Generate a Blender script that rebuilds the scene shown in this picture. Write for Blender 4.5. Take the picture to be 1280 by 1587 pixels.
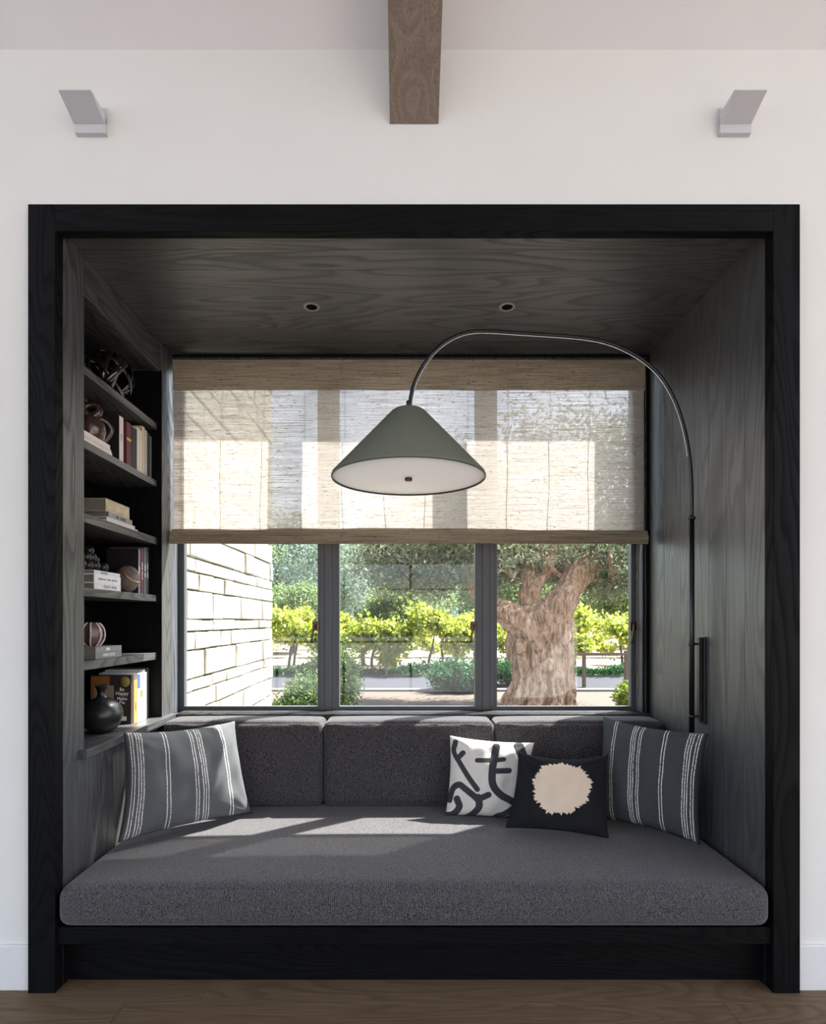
import bpy, bmesh, math, random
import numpy as np
from mathutils import Vector, Matrix

for o in list(bpy.data.objects):
    bpy.data.objects.remove(o)
SC = bpy.context.scene
COL = SC.collection
R = random.Random(7)

# ------------------------------------------------------------------ camera
EYE_Y, EYE_Z, F_PX, VPX, VPY = -2.5, 1.62, 890.0, 628.0, 963.0
cam_d = bpy.data.cameras.new('camera')
cam_d.sensor_fit = 'HORIZONTAL'
cam_d.sensor_width = 36.0
cam_d.lens = 36.0 * F_PX / 1280.0
cam_d.shift_x = (640 - VPX) / 1280.0
cam_d.shift_y = (VPY - 793.5) / 1280.0
cam_d.clip_start = 0.05
cam_d.clip_end = 2000
cam = bpy.data.objects.new('camera', cam_d)
cam.location = (0, EYE_Y, EYE_Z)
cam.rotation_euler = (math.radians(90), 0, 0)
COL.objects.link(cam)
SC.camera = cam

# ------------------------------------------------------------------ world, sun, exposure
SUN_TO = Vector((1.42, 1.0, 2.4)).normalized()
w = bpy.data.worlds.new('sky')
SC.world = w
w.use_nodes = True
wn = w.node_tree
wn.nodes.clear()
wo = wn.nodes.new('ShaderNodeOutputWorld')
wb = wn.nodes.new('ShaderNodeBackground')
ws = wn.nodes.new('ShaderNodeTexSky')
ws.sky_type = 'NISHITA'
ws.sun_disc = False
ws.sun_elevation = math.asin(SUN_TO.z)
ws.sun_rotation = math.atan2(SUN_TO.x, SUN_TO.y)
ws.air_density = 1.0
ws.dust_density = 3.0
ws.ozone_density = 1.0
wh = wn.nodes.new('ShaderNodeHueSaturation')
wh.inputs['Saturation'].default_value = 0.72
wb.inputs['Strength'].default_value = 0.56
wn.links.new(ws.outputs[0], wh.inputs['Color'])
wn.links.new(wh.outputs[0], wb.inputs[0])
wn.links.new(wb.outputs[0], wo.inputs[0])

sun_d = bpy.data.lights.new('sun', 'SUN')
sun_d.energy = 25.0
sun_d.angle = math.radians(0.6)
sun_d.color = (1.0, 0.97, 0.93)
sun = bpy.data.objects.new('sun', sun_d)
sun.rotation_euler = SUN_TO.to_track_quat('Z', 'Y').to_euler()
sun.location = SUN_TO * 30
COL.objects.link(sun)

vs = SC.view_settings
vs.view_transform = 'Standard'
vs.look = 'None'
vs.gamma = 1.0
vs.use_curve_mapping = False
vs.exposure = 0.3


# ------------------------------------------------------------------ helpers
def at(px, py, y):
    """point of the place at depth y that the photograph shows at (px, py)"""
    k = (y - EYE_Y) / F_PX
    return Vector(((px - VPX) * k, y, EYE_Z - (py - VPY) * k))


def depth_at(px, X):
    return F_PX * X / (px - VPX) + EYE_Y


def root_loc(o):
    while o.parent:
        o = o.parent
    return o.location


def thing(name, label=None, cat=None, loc=(0, 0, 0), group=None, kind=None):
    o = bpy.data.objects.new(name, None)
    o.empty_display_size = 0.05
    o.location = loc
    COL.objects.link(o)
    tag(o, label, cat, group, kind)
    return o


def tag(o, label=None, cat=None, group=None, kind=None):
    if label: o['label'] = label
    if cat: o['category'] = cat
    if group: o['group'] = group
    if kind: o['kind'] = kind
    return o


def mobj(name, verts, faces, mat, parent=None, smooth=False):
    """one mesh object from world-space verts; parts are stored relative to their thing's base"""
    me = bpy.data.meshes.new(name)
    off = Vector(root_loc(parent)) if parent else Vector((0, 0, 0))
    me.from_pydata([tuple(Vector(v) - off) for v in verts], [], faces)
    me.update()
    return link(name, me, mat, parent, smooth)


def link(name, me, mat, parent=None, smooth=False):
    o = bpy.data.objects.new(name, me)
    COL.objects.link(o)
    if mat: me.materials.append(mat)
    if smooth:
        for p in me.polygons: p.use_smooth = True
    if parent:
        o.parent = parent
    return o


def bobj(name, bm, mat, parent=None, smooth=False):
    bmesh.ops.recalc_face_normals(bm, faces=bm.faces)
    off = Vector(root_loc(parent)) if parent else Vector((0, 0, 0))
    bmesh.ops.translate(bm, verts=bm.verts, vec=-off)
    me = bpy.data.meshes.new(name)
    bm.to_mesh(me)
    bm.free()
    return link(name, me, mat, parent, smooth)


def bm_box(x0, x1, y0, y1, z0, z1, bev=0.0, bm=None, seg=2):
    own = bm is None
    b = bmesh.new() if own else bm
    m = Matrix.Translation(((x0 + x1) / 2, (y0 + y1) / 2, (z0 + z1) / 2)) @ Matrix.Diagonal((abs(x1 - x0), abs(y1 - y0), abs(z1 - z0), 1))
    r = bmesh.ops.create_cube(b, size=1, matrix=m)
    if bev > 0:
        es = list({e for v in r['verts'] for e in v.link_edges})
        bmesh.ops.bevel(b, geom=es, offset=bev, segments=seg, profile=0.5, affect='EDGES')
    return b


def box(name, x0, x1, y0, y1, z0, z1, mat, parent=None, bev=0.0):
    return bobj(name, bm_box(x0, x1, y0, y1, z0, z1, bev), mat, parent)


def ring(name, o4, i4, y0, y1, mat, parent=None):
    """flat frame in the XZ plane: outer (x0,x1,z0,z1), inner likewise, from y0 to y1"""
    vs_, fs = [], []
    for y in (y0, y1):
        for (a, b, c, d) in (o4, i4):
            vs_ += [(a, y, c), (b, y, c), (b, y, d), (a, y, d)]
    for k in range(4):
        n = (k + 1) % 4
        fs += [(k, n, 4 + n, 4 + k), (8 + n, 8 + k, 12 + k, 12 + n),
               (n, k, 8 + k, 8 + n), (4 + k, 4 + n, 12 + n, 12 + k)]
    return mobj(name, vs_, fs, mat, parent)


def lathe(name, prof, c, mat, parent=None, seg=48, f=None, smooth=True, caps=True):
    """prof: (radius, height) list, closed at both ends; f(theta, r, z) may modulate the radius"""
    vs_, fs = [], []
    for (r, z) in prof:
        for k in range(seg):
            t = 2 * math.pi * k / seg
            rr = f(t, r, z) if f else r
            vs_.append((c[0] + rr * math.cos(t), c[1] + rr * math.sin(t), c[2] + z))
    n = len(prof)
    for i in range(n - 1):
        for k in range(seg):
            k2 = (k + 1) % seg
            fs.append((i * seg + k, i * seg + k2, (i + 1) * seg + k2, (i + 1) * seg + k))
    if caps:
        fs.append(tuple(range(seg - 1, -1, -1)))
        fs.append(tuple((n - 1) * seg + k for k in range(seg)))
    return mobj(name, vs_, fs, mat, parent, smooth)


def catmull(pts, n):
    pts = [Vector(p) for p in pts]
    P = [2 * pts[0] - pts[1]] + pts + [2 * pts[-1] - pts[-2]]
    out = []
    for i in range(1, len(P) - 2):
        for k in range(n):
            t = k / n
            a, b, c, d = P[i - 1], P[i], P[i + 1], P[i + 2]
            out.append(0.5 * ((2 * b) + (c - a) * t + (2 * a - 5 * b + 4 * c - d) * t * t + (3 * b - a - 3 * c + d) * t ** 3))
    out.append(pts[-1])
    return out


def tube(name, path, rad, mat, parent=None, seg=12, closed=False, bm=None, lump=None, flat=None):
    """swept tube; rad a number or list; flat=(width, thickness) makes a band"""
    P = [Vector(p) for p in path]
    n = len(P)
    vs_, fs = [], []
    prev = None
    for i, p in enumerate(P):
        if closed:
            t = (P[(i + 1) % n] - P[i - 1]).normalized()
        else:
            t = (P[min(i + 1, n - 1)] - P[max(i - 1, 0)]).normalized()
        if prev is None:
            a = Vector((0, 0, 1)) if abs(t.z) < 0.9 else Vector((1, 0, 0))
            u = t.cross(a).normalized()
        else:
            u = (prev - t * prev.dot(t)).normalized()
        prev = u
        v = t.cross(u)
        r = rad[i] if isinstance(rad, (list, tuple)) else rad
        for k in range(seg):
            an = 2 * math.pi * k / seg
            rr = r * (lump(an, i / n) if lump else 1.0)
            vs_.append(p + u * (rr * math.cos(an)) + v * (rr * math.sin(an)))
    m = n if closed else n - 1
    for i in range(m):
        for k in range(seg):
            k2 = (k + 1) % seg
            j = (i + 1) % n
            fs.append((i * seg + k, i * seg + k2, j * seg + k2, j * seg + k))
    if not closed:
        fs.append(tuple(range(seg - 1, -1, -1)))
        fs.append(tuple((n - 1) * seg + k for k in range(seg)))
    return mobj(name, vs_, fs, mat, parent, True)


def soft_box(name, x0, x1, y0, y1, z0, z1, rad, mat, parent=None, n=14, bulge=(0, 0, 0, 0, 0, 0), wave=0.0):
    """upholstered block: rounded edges, each face swelling by bulge (-x,+x,-y,+y,-z,+z)"""
    c = Vector(((x0 + x1) / 2, (y0 + y1) / 2, (z0 + z1) / 2))
    h = Vector(((x1 - x0) / 2, (y1 - y0) / 2, (z1 - z0) / 2))
    bm = bmesh.new()
    bmesh.ops.create_cube(bm, size=2)
    bmesh.ops.subdivide_edges(bm, edges=bm.edges, cuts=n, use_grid_fill=True)
    for v in bm.verts:
        q = v.co.copy()
        # crowd the samples towards the edges
        for i in range(3):
            q[i] = math.copysign(1 - (1 - abs(q[i])) ** 1.6, q[i]) if abs(q[i]) < 1 else q[i]
        b = Vector((0, 0, 0))
        s = (1 - q.x * q.x, 1 - q.y * q.y, 1 - q.z * q.z)
        b.x = (bulge[1] if q.x > 0 else -bulge[0]) * abs(q.x) * s[1] ** .5 * s[2] ** .5 if abs(q.x) >= .999 else 0
        b.y = (bulge[3] if q.y > 0 else -bulge[2]) * abs(q.y) * s[0] ** .5 * s[2] ** .5 if abs(q.y) >= .999 else 0
        b.z = (bulge[5] if q.z > 0 else -bulge[4]) * abs(q.z) * s[0] ** .5 * s[1] ** .5 if abs(q.z) >= .999 else 0
        p = Vector((q.x * h.x, q.y * h.y, q.z * h.z))
        inner = Vector([max(-(h[i] - rad), min(h[i] - rad, p[i])) for i in range(3)])
        d = p - inner
        if d.length > 1e-9:
            k = max(abs(d.x), abs(d.y), abs(d.z))
            p = inner + d.normalized() * min(rad, k if k < rad else rad)
        if wave:
            b.z += wave * math.sin(9 * p.x + 3 * p.y) * s[2] * 0.5
        v.co = c + p + b
    return bobj(name, bm, mat, parent, True)


def part_of(t, name):
    return [c for c in t.children if c.name.split('.')[0] == name][0]


def title_marks(n, size, origin, xdir, ydir, mat, parent, gaps=()):
    """flat print too small to read: a row of short strokes"""
    xd, yd = Vector(xdir), Vector(ydir)
    zd = xd.cross(yd) * .0002
    rq = random.Random(n * 31 + len(gaps))
    vs_, fs = [], []
    x = -n * size * .31
    for k in range(n):
        w_ = size * rq.uniform(.3, .5)
        hgt = size * rq.uniform(.30, .36)
        if k not in gaps:
            b = len(vs_)
            for (a, c) in ((x, -hgt), (x + w_, -hgt), (x + w_, hgt), (x, hgt)):
                vs_.append(Vector(origin) + xd * a + yd * c + zd)
            fs.append((b, b + 1, b + 2, b + 3))
        x += size * .62
    return mobj('lettering', vs_, fs, mat, parent)


def text_part(name, body, size, origin, xdir, ydir, mat, parent, bold=0.0):
    cu = bpy.data.curves.new(name, 'FONT')
    cu.body = body
    cu.size = size
    cu.align_x = 'CENTER'
    cu.align_y = 'CENTER'
    cu.extrude = 0.0002
    cu.offset = bold
    cu.resolution_u = 2
    t = bpy.data.objects.new(name, cu)
    COL.objects.link(t)
    bpy.context.view_layer.update()
    me = bpy.data.meshes.new_from_object(t)
    bpy.data.objects.remove(t)
    xd, yd = Vector(xdir), Vector(ydir)
    zd = xd.cross(yd)
    off = Vector(root_loc(parent))
    M = Matrix((xd, yd, zd)).transposed().to_4x4()
    M.translation = Vector(origin) - off
    me.transform(M)
    me.materials.clear()
    me.name = name
    return link(name, me, mat, parent)


# ------------------------------------------------------------------ materials
def new_mat(name):
    m = bpy.data.materials.new(name)
    m.use_nodes = True
    nt = m.node_tree
    nt.nodes.clear()
    return m, nt


def N(nt, kind, **kw):
    n = nt.nodes.new('ShaderNode' + kind)
    for k, v in kw.items():
        if k.startswith('in_'):
            n.inputs[k[3:].replace('_', ' ')].default_value = v
        elif isinstance(k, str) and k.startswith('i') and k[1:].isdigit():
            n.inputs[int(k[1:])].default_value = v
        else:
            setattr(n, k, v)
    return n


def ramp(nt, stops, interp='LINEAR'):
    r = N(nt, 'ValToRGB')
    cr = r.color_ramp
    cr.interpolation = interp
    while len(cr.elements) < len(stops):
        cr.elements.new(0.5)
    for e, (p, c) in zip(cr.elements, stops):
        e.position = p
        if isinstance(c, (int, float)): c = (c, c, c)
        e.color = (*c, 1)
    return r


def s2l(r, g, b):
    f = lambda c: (c / 255 / 12.92) if c <= 10 else ((c / 255 + 0.055) / 1.055) ** 2.4
    return (f(r), f(g), f(b))


def plain(name, col, rough=0.5, metal=0.0, noise=0.06, scale=40, bump=0.0, coat=0.0, spec=0.5):
    m, nt = new_mat(name)
    out = N(nt, 'OutputMaterial')
    p = N(nt, 'BsdfPrincipled')
    p.inputs['Roughness'].default_value = rough
    p.inputs['Metallic'].default_value = metal
    p.inputs['Coat Weight'].default_value = coat
    p.inputs['Specular IOR Level'].default_value = spec
    g = N(nt, 'NewGeometry')
    t = N(nt, 'TexNoise', in_Scale=scale, in_Detail=3.0)
    nt.links.new(g.outputs['Position'], t.inputs['Vector'])
    c0 = tuple(max(0, c * (1 - noise)) for c in col)
    c1 = tuple(min(1, c * (1 + noise)) for c in col)
    r = ramp(nt, [(0.3, c0), (0.7, c1)])
    nt.links.new(t.outputs['Fac'], r.inputs['Fac'])
    nt.links.new(r.outputs['Color'], p.inputs['Base Color'])
    if bump:
        b = N(nt, 'Bump', in_Strength=bump, in_Distance=0.002)
        nt.links.new(t.outputs['Fac'], b.inputs['Height'])
        nt.links.new(b.outputs['Normal'], p.inputs['Normal'])
    nt.links.new(p.outputs[0], out.inputs[0])
    return m


def wood(name, axis, dark, light, rough=0.42, line=0.85, spec=0.5, bump=0.35, across=34.0, seedmul=7.0, line_col=None, rings=26.0):
    """stained plank: fine streaks plus cathedral contour lines along one axis"""
    m, nt = new_mat(name)
    L = nt.links.new
    out = N(nt, 'OutputMaterial')
    p = N(nt, 'BsdfPrincipled')
    g = N(nt, 'NewGeometry')
    oi = N(nt, 'ObjectInfo')
    mul = N(nt, 'Math', operation='MULTIPLY', i1=seedmul)
    L(oi.outputs['Random'], mul.inputs[0])
    comb = N(nt, 'CombineXYZ')
    for i in range(3): L(mul.outputs[0], comb.inputs[i])
    add = N(nt, 'VectorMath', operation='ADD')
    L(g.outputs['Position'], add.inputs[0])
    L(comb.outputs[0], add.inputs[1])
    sc = [across] * 3
    sc['xyz'.index(axis)] = 0.9
    mp = N(nt, 'Mapping')
    mp.inputs['Scale'].default_value = sc
    L(add.outputs[0], mp.inputs['Vector'])
    fine = N(nt, 'TexNoise', in_Scale=4.0, in_Detail=5.0, in_Roughness=0.65)
    L(mp.outputs[0], fine.inputs['Vector'])
    sc2 = [3.4] * 3
    sc2['xyz'.index(axis)] = 0.42
    mp2 = N(nt, 'Mapping')
    mp2.inputs['Scale'].default_value = sc2
    L(add.outputs[0], mp2.inputs['Vector'])
    big = N(nt, 'TexNoise', in_Scale=1.35, in_Detail=1.5, in_Roughness=0.4, in_Distortion=0.25)
    L(mp2.outputs[0], big.inputs['Vector'])
    k = N(nt, 'Math', operation='MULTIPLY', i1=rings)
    L(big.outputs['Fac'], k.inputs[0])
    fr = N(nt, 'Math', operation='FRACT')
    L(k.outputs[0], fr.inputs[0])
    lr = ramp(nt, [(0.0, 1.0), (0.2, 0.55), (0.5, 0.0), (0.86, 0.0), (1.0, 0.9)])
    L(fr.outputs[0], lr.inputs['Fac'])
    # the contour only shows where pores break it
    pores = ramp(nt, [(0.28, 0.25), (0.52, 1.0)])
    L(fine.outputs['Fac'], pores.inputs['Fac'])
    lm = N(nt, 'Math', operation='MULTIPLY')
    L(lr.outputs['Color'], lm.inputs[0])
    L(pores.outputs['Color'], lm.inputs[1])
    base = ramp(nt, [(0.28, dark), (0.72, light)])
    L(fine.outputs['Fac'], base.inputs['Fac'])
    mx = N(nt, 'Mix', data_type='RGBA')
    mx.inputs[7].default_value = (*(line_col or tuple(c * 0.25 for c in dark)), 1)
    lf = N(nt, 'Math', operation='MULTIPLY', i1=line)
    L(lm.outputs[0], lf.inputs[0])
    L(lf.outputs[0], mx.inputs[0])
    L(base.outputs['Color'], mx.inputs[6])
    L(mx.outputs[2], p.inputs['Base Color'])
    rr = N(nt, 'MapRange')
    rr.inputs['To Min'].default_value = rough - 0.07
    rr.inputs['To Max'].default_value = rough + 0.14
    L(fine.outputs['Fac'], rr.inputs['Value'])
    ra = N(nt, 'Math', operation='MULTIPLY_ADD', i1=0.35)
    L(lf.outputs[0], ra.inputs[0])
    L(rr.outputs[0], ra.inputs[2])
    L(ra.outputs[0], p.inputs['Roughness'])
    sp_ = N(nt, 'Math', operation='MULTIPLY_ADD', i1=-spec * .85, i2=spec)
    L(lf.outputs[0], sp_.inputs[0])
    L(sp_.outputs[0], p.inputs['Specular IOR Level'])
    hs = N(nt, 'Math', operation='MULTIPLY_ADD', i1=-0.8)
    L(lm.outputs[0], hs.inputs[0])
    L(fine.outputs['Fac'], hs.inputs[2])
    b = N(nt, 'Bump', in_Strength=bump, in_Distance=0.002)
    L(hs.outputs[0], b.inputs['Height'])
    L(b.outputs['Normal'], p.inputs['Normal'])
    L(p.outputs[0], out.inputs[0])
    return m


def tweed(name, c0, c1, scale=320.0, bump=0.5):
    m, nt = new_mat(name)
    L = nt.links.new
    out = N(nt, 'OutputMaterial')
    p = N(nt, 'BsdfPrincipled')
    p.inputs['Roughness'].default_value = 0.9
    p.inputs['Specular IOR Level'].default_value = 0.15
    p.inputs['Sheen Weight'].default_value = 0.2
    p.inputs['Sheen Roughness'].default_value = 0.45
    g = N(nt, 'NewGeometry')
    t = N(nt, 'TexNoise', in_Scale=scale, in_Detail=2.0, in_Roughness=0.7)
    L(g.outputs['Position'], t.inputs['Vector'])
    wv = N(nt, 'TexWave', in_Scale=34.0, in_Distortion=6.0, in_Detail=2.0)
    wv.inputs['Detail Scale'].default_value = 3.0
    L(g.outputs['Position'], wv.inputs['Vector'])
    a = N(nt, 'Math', operation='MULTIPLY_ADD', i1=0.12)
    L(wv.outputs['Fac'], a.inputs[0])
    L(t.outputs['Fac'], a.inputs[2])
    r = ramp(nt, [(0.46, c0), (0.64, c1)])
    L(a.outputs[0], r.inputs['Fac'])
    L(r.outputs['Color'], p.inputs['Base Color'])
    b = N(nt, 'Bump', in_Strength=bump, in_Distance=0.003)
    L(t.outputs['Fac'], b.inputs['Height'])
    L(b.outputs['Normal'], p.inputs['Normal'])
    L(p.outputs[0], out.inputs[0])
    return m


def cloth_uv(name, base0, base1, stripes=None, stripe_col=(0.7, 0.69, 0.66)):
    """pillow cloth: woven ground, optional stitched stripes along v at the given u positions"""
    m, nt = new_mat(name)
    L = nt.links.new
    out = N(nt, 'OutputMaterial')
    p = N(nt, 'BsdfPrincipled')
    p.inputs['Roughness'].default_value = 0.9
    p.inputs['Specular IOR Level'].default_value = 0.12
    uv = N(nt, 'UVMap')
    mp = N(nt, 'Mapping')
    mp.inputs['Scale'].default_value = (160, 260, 1)
    L(uv.outputs[0], mp.inputs['Vector'])
    t = N(nt, 'TexNoise', in_Scale=1.0, in_Detail=2.0)
    L(mp.outputs[0], t.inputs['Vector'])
    r = ramp(nt, [(0.35, base0), (0.68, base1)])
    L(t.outputs['Fac'], r.inputs['Fac'])
    col = r.outputs['Color']
    height = t.outputs['Fac']
    if stripes:
        sx = N(nt, 'SeparateXYZ')
        L(uv.outputs[0], sx.inputs[0])
        tot = None
        for (c, hw) in stripes:
            cm = N(nt, 'Math', operation='COMPARE', i1=c, i2=hw)
            L(sx.outputs[0], cm.inputs[0])
            if tot is None: tot = cm.outputs[0]
            else:
                mm = N(nt, 'Math', operation='MAXIMUM')
                L(tot, mm.inputs[0]); L(cm.outputs[0], mm.inputs[1])
                tot = mm.outputs[0]
        # running stitch: broken along v
        mp2 = N(nt, 'Mapping')
        mp2.inputs['Scale'].default_value = (60, 70, 1)
        L(uv.outputs[0], mp2.inputs['Vector'])
        t2 = N(nt, 'TexNoise', in_Scale=1.0, in_Detail=1.0)
        L(mp2.outputs[0], t2.inputs['Vector'])
        gt = ramp(nt, [(0.36, 0.25), (0.46, 1.0)])
        L(t2.outputs['Fac'], gt.inputs['Fac'])
        f = N(nt, 'Math', operation='MULTIPLY')
        L(tot, f.inputs[0]); L(gt.outputs['Color'], f.inputs[1])
        mx = N(nt, 'Mix', data_type='RGBA')
        mx.inputs[7].default_value = (*stripe_col, 1)
        L(f.outputs[0], mx.inputs[0])
        L(col, mx.inputs[6])
        col = mx.outputs[2]
        ad = N(nt, 'Math', operation='ADD')
        L(f.outputs[0], ad.inputs[0]); L(height, ad.inputs[1])
        height = ad.outputs[0]
    L(col, p.inputs['Base Color'])
    b = N(nt, 'Bump', in_Strength=0.4, in_Distance=0.002)
    L(height, b.inputs['Height'])
    L(b.outputs['Normal'], p.inputs['Normal'])
    L(p.outputs[0], out.inputs[0])
    return m


def cloth_attr(name, inner, outer, edge=0.0, frag=0.0):
    """pillow cloth printed with a motif: the attribute 'motif' is the signed distance to it"""
    m, nt = new_mat(name)
    L = nt.links.new
    out = N(nt, 'OutputMaterial')
    p = N(nt, 'BsdfPrincipled')
    p.inputs['Roughness'].default_value = 0.9
    p.inputs['Specular IOR Level'].default_value = 0.12
    a = N(nt, 'Attribute', attribute_name='motif')
    uv = N(nt, 'UVMap')
    mp = N(nt, 'Mapping')
    mp.inputs['Scale'].default_value = (220, 220, 1)
    L(uv.outputs[0], mp.inputs['Vector'])
    t = N(nt, 'TexNoise', in_Scale=1.0, in_Detail=2.0)
    L(mp.outputs[0], t.inputs['Vector'])
    r = ramp(nt, [(0.5 - 0.012 - edge, inner), (0.5 + 0.012 + edge, outer)])
    off = N(nt, 'Math', operation='ADD', i1=0.5)
    L(a.outputs['Fac'], off.inputs[0])
    L(off.outputs[0], r.inputs['Fac'])
    v = N(nt, 'MapRange')
    v.inputs['To Min'].default_value = 0.82
    v.inputs['To Max'].default_value = 1.14
    L(t.outputs['Fac'], v.inputs['Value'])
    mx = N(nt, 'Mix', data_type='RGBA', blend_type='MULTIPLY')
    mx.inputs[0].default_value = 1.0
    L(r.outputs['Color'], mx.inputs[6])
    L(v.outputs[0], mx.inputs[7])
    L(mx.outputs[2], p.inputs['Base Color'])
    b = N(nt, 'Bump', in_Strength=0.3, in_Distance=0.002)
    L(t.outputs['Fac'], b.inputs['Height'])
    L(b.outputs['Normal'], p.inputs['Normal'])
    L(p.outputs[0], out.inputs[0])
    return m


def shade_cloth(name, col0, col1, see, trans):
    """woven grass: slubby horizontal yarns, light passes through and between them"""
    m, nt = new_mat(name)
    L = nt.links.new
    out = N(nt, 'OutputMaterial')
    g = N(nt, 'NewGeometry')
    mp = N(nt, 'Mapping')
    mp.inputs['Scale'].default_value = (3.2, 3.2, 190)
    L(g.outputs['Position'], mp.inputs['Vector'])
    t = N(nt, 'TexNoise', in_Scale=1.0, in_Detail=3.0, in_Roughness=0.6)
    L(mp.outputs[0], t.inputs['Vector'])
    r = ramp(nt, [(0.3, col0), (0.66, col1)])
    L(t.outputs['Fac'], r.inputs['Fac'])
    # dark slubs
    mp2 = N(nt, 'Mapping')
    mp2.inputs['Scale'].default_value = (28, 28, 330)
    L(g.outputs['Position'], mp2.inputs['Vector'])
    t2 = N(nt, 'TexNoise', in_Scale=1.0, in_Detail=1.0)
    L(mp2.outputs[0], t2.inputs['Vector'])
    sl = ramp(nt, [(0.655, 0.0), (0.72, 1.0)])
    L(t2.outputs['Fac'], sl.inputs['Fac'])
    mx = N(nt, 'Mix', data_type='RGBA')
    mx.inputs[7].default_value = (0.12, 0.09, 0.07, 1)
    L(sl.outputs['Color'], mx.inputs[0])
    L(r.outputs['Color'], mx.inputs[6])
    d = N(nt, 'BsdfDiffuse')
    tr = N(nt, 'BsdfTranslucent')
    L(mx.outputs[2], d.inputs['Color'])
    L(mx.outputs[2], tr.inputs['Color'])
    m1 = N(nt, 'MixShader')
    m1.inputs[0].default_value = trans
    L(d.outputs[0], m1.inputs[1]); L(tr.outputs[0], m1.inputs[2])
    tp = N(nt, 'BsdfTransparent')
    m2 = N(nt, 'MixShader')
    sr = N(nt, 'MapRange')
    sr.inputs['From Min'].default_value = 0.35
    sr.inputs['From Max'].default_value = 0.7
    sr.inputs['To Min'].default_value = see * 0.3
    sr.inputs['To Max'].default_value = see * 1.7
    L(t.outputs['Fac'], sr.inputs['Value'])
    inv = N(nt, 'Math', operation='SUBTRACT', i0=1.0)
    L(sl.outputs['Color'], inv.inputs[1])
    sm = N(nt, 'Math', operation='MULTIPLY')
    L(sr.outputs[0], sm.inputs[0]); L(inv.outputs[0], sm.inputs[1])
    L(sm.outputs[0], m2.inputs[0])
    L(m1.outputs[0], m2.inputs[1]); L(tp.outputs[0], m2.inputs[2])
    L(m2.outputs[0], out.inputs[0])
    return m


def leaf_mat(name, c0, c1, trans=0.4, scale=9.0):
    m, nt = new_mat(name)
    L = nt.links.new
    out = N(nt, 'OutputMaterial')
    g = N(nt, 'NewGeometry')
    t = N(nt, 'TexNoise', in_Scale=scale, in_Detail=3.0)
    L(g.outputs['Position'], t.inputs['Vector'])
    r = ramp(nt, [(0.32, [q * .48 for q in c0]), (0.68, [q * .48 for q in c1])])
    L(t.outputs['Fac'], r.inputs['Fac'])
    d = N(nt, 'BsdfPrincipled')
    d.inputs['Roughness'].default_value = 0.6
    d.inputs['Specular IOR Level'].default_value = 0.25
    tr = N(nt, 'BsdfTranslucent')
    L(r.outputs['Color'], d.inputs['Base Color'])
    hs = N(nt, 'HueSaturation')
    hs.inputs['Saturation'].default_value = 1.15
    hs.inputs['Value'].default_value = 1.2
    L(r.outputs['Color'], hs.inputs['Color'])
    L(hs.outputs[0], tr.inputs['Color'])
    mx = N(nt, 'MixShader')
    mx.inputs[0].default_value = trans
    L(d.outputs[0], mx.inputs[1]); L(tr.outputs[0], mx.inputs[2])
    L(mx.outputs[0], out.inputs[0])
    return m


def glass_mat(name):
    m, nt = new_mat(name)
    L = nt.links.new
    out = N(nt, 'OutputMaterial')
    lw = N(nt, 'LayerWeight', in_Blend=0.5)          # facing: 0 head-on, 1 at grazing, the same on both sides
    p5 = N(nt, 'Math', operation='POWER', i1=5.0)
    L(lw.outputs['Facing'], p5.inputs[0])
    k = N(nt, 'Math', operation='MULTIPLY_ADD', i1=0.94, i2=0.032)
    L(p5.outputs[0], k.inputs[0])
    tp = N(nt, 'BsdfTransparent')
    tp.inputs[0].default_value = (0.95, 0.97, 0.96, 1)
    gl = N(nt, 'BsdfGlossy')
    gl.inputs['Roughness'].default_value = 0.0
    mx = N(nt, 'MixShader')
    L(k.outputs[0], mx.inputs[0])
    L(tp.outputs[0], mx.inputs[1]); L(gl.outputs[0], mx.inputs[2])
    L(mx.outputs[0], out.inputs[0])
    return m


BK0, BK1 = (0.020, 0.020, 0.021), (0.105, 0.104, 0.106)
M = {}
M['oak_x'] = wood('black_oak_x', 'x', BK0, BK1, 0.34, spec=1.0, line=0.42, across=56, rings=18)
M['oak_y'] = wood('black_oak_y', 'y', BK0, BK1, 0.34, spec=1.0, line=0.55, across=48, rings=24)
M['oak_r'] = wood('black_oak_straight', 'z', BK0, BK1, 0.34, spec=1.0, line=0.3, across=62, rings=15)
M['oak_z'] = wood('black_oak_z', 'z', BK0, BK1, 0.34, spec=1.0, line=0.55, across=48, rings=24)
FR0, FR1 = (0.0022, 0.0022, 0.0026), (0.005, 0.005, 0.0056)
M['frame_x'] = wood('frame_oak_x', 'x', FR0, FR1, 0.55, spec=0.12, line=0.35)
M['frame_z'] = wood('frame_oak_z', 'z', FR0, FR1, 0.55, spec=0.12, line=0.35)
M['floor'] = wood('floor_oak', 'x', s2l(92, 75, 58), s2l(128, 106, 82), 0.5, line=0.35, spec=0.3, bump=0.2, line_col=s2l(60, 45, 33))
M['beam'] = wood('beam_wood', 'y', s2l(112, 97, 86), s2l(146, 130, 118), 0.7, line=0.35, spec=0.2, bump=0.2, across=44, line_col=s2l(165, 150, 135), rings=16)
M['plaster'] = plain('white_plaster', s2l(232, 230, 226), 0.85, noise=0.012, scale=3, spec=0.2)
M['ceil'] = plain('ceiling_plaster', s2l(236, 233, 233), 0.9, noise=0.012, scale=3, spec=0.2)
M['base'] = plain('baseboard_paint', s2l(230, 228, 228), 0.45, noise=0.01)
M['bead'] = plain('corner_bead', s2l(150, 150, 138), 0.5, noise=0.02)
M['win'] = plain('bronze_window_paint', s2l(78, 80, 84), 0.38, noise=0.03, spec=0.5)
M['jamb'] = wood('grey_oak_jamb', 'z', s2l(62, 66, 72), s2l(98, 102, 108), 0.45)
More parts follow.
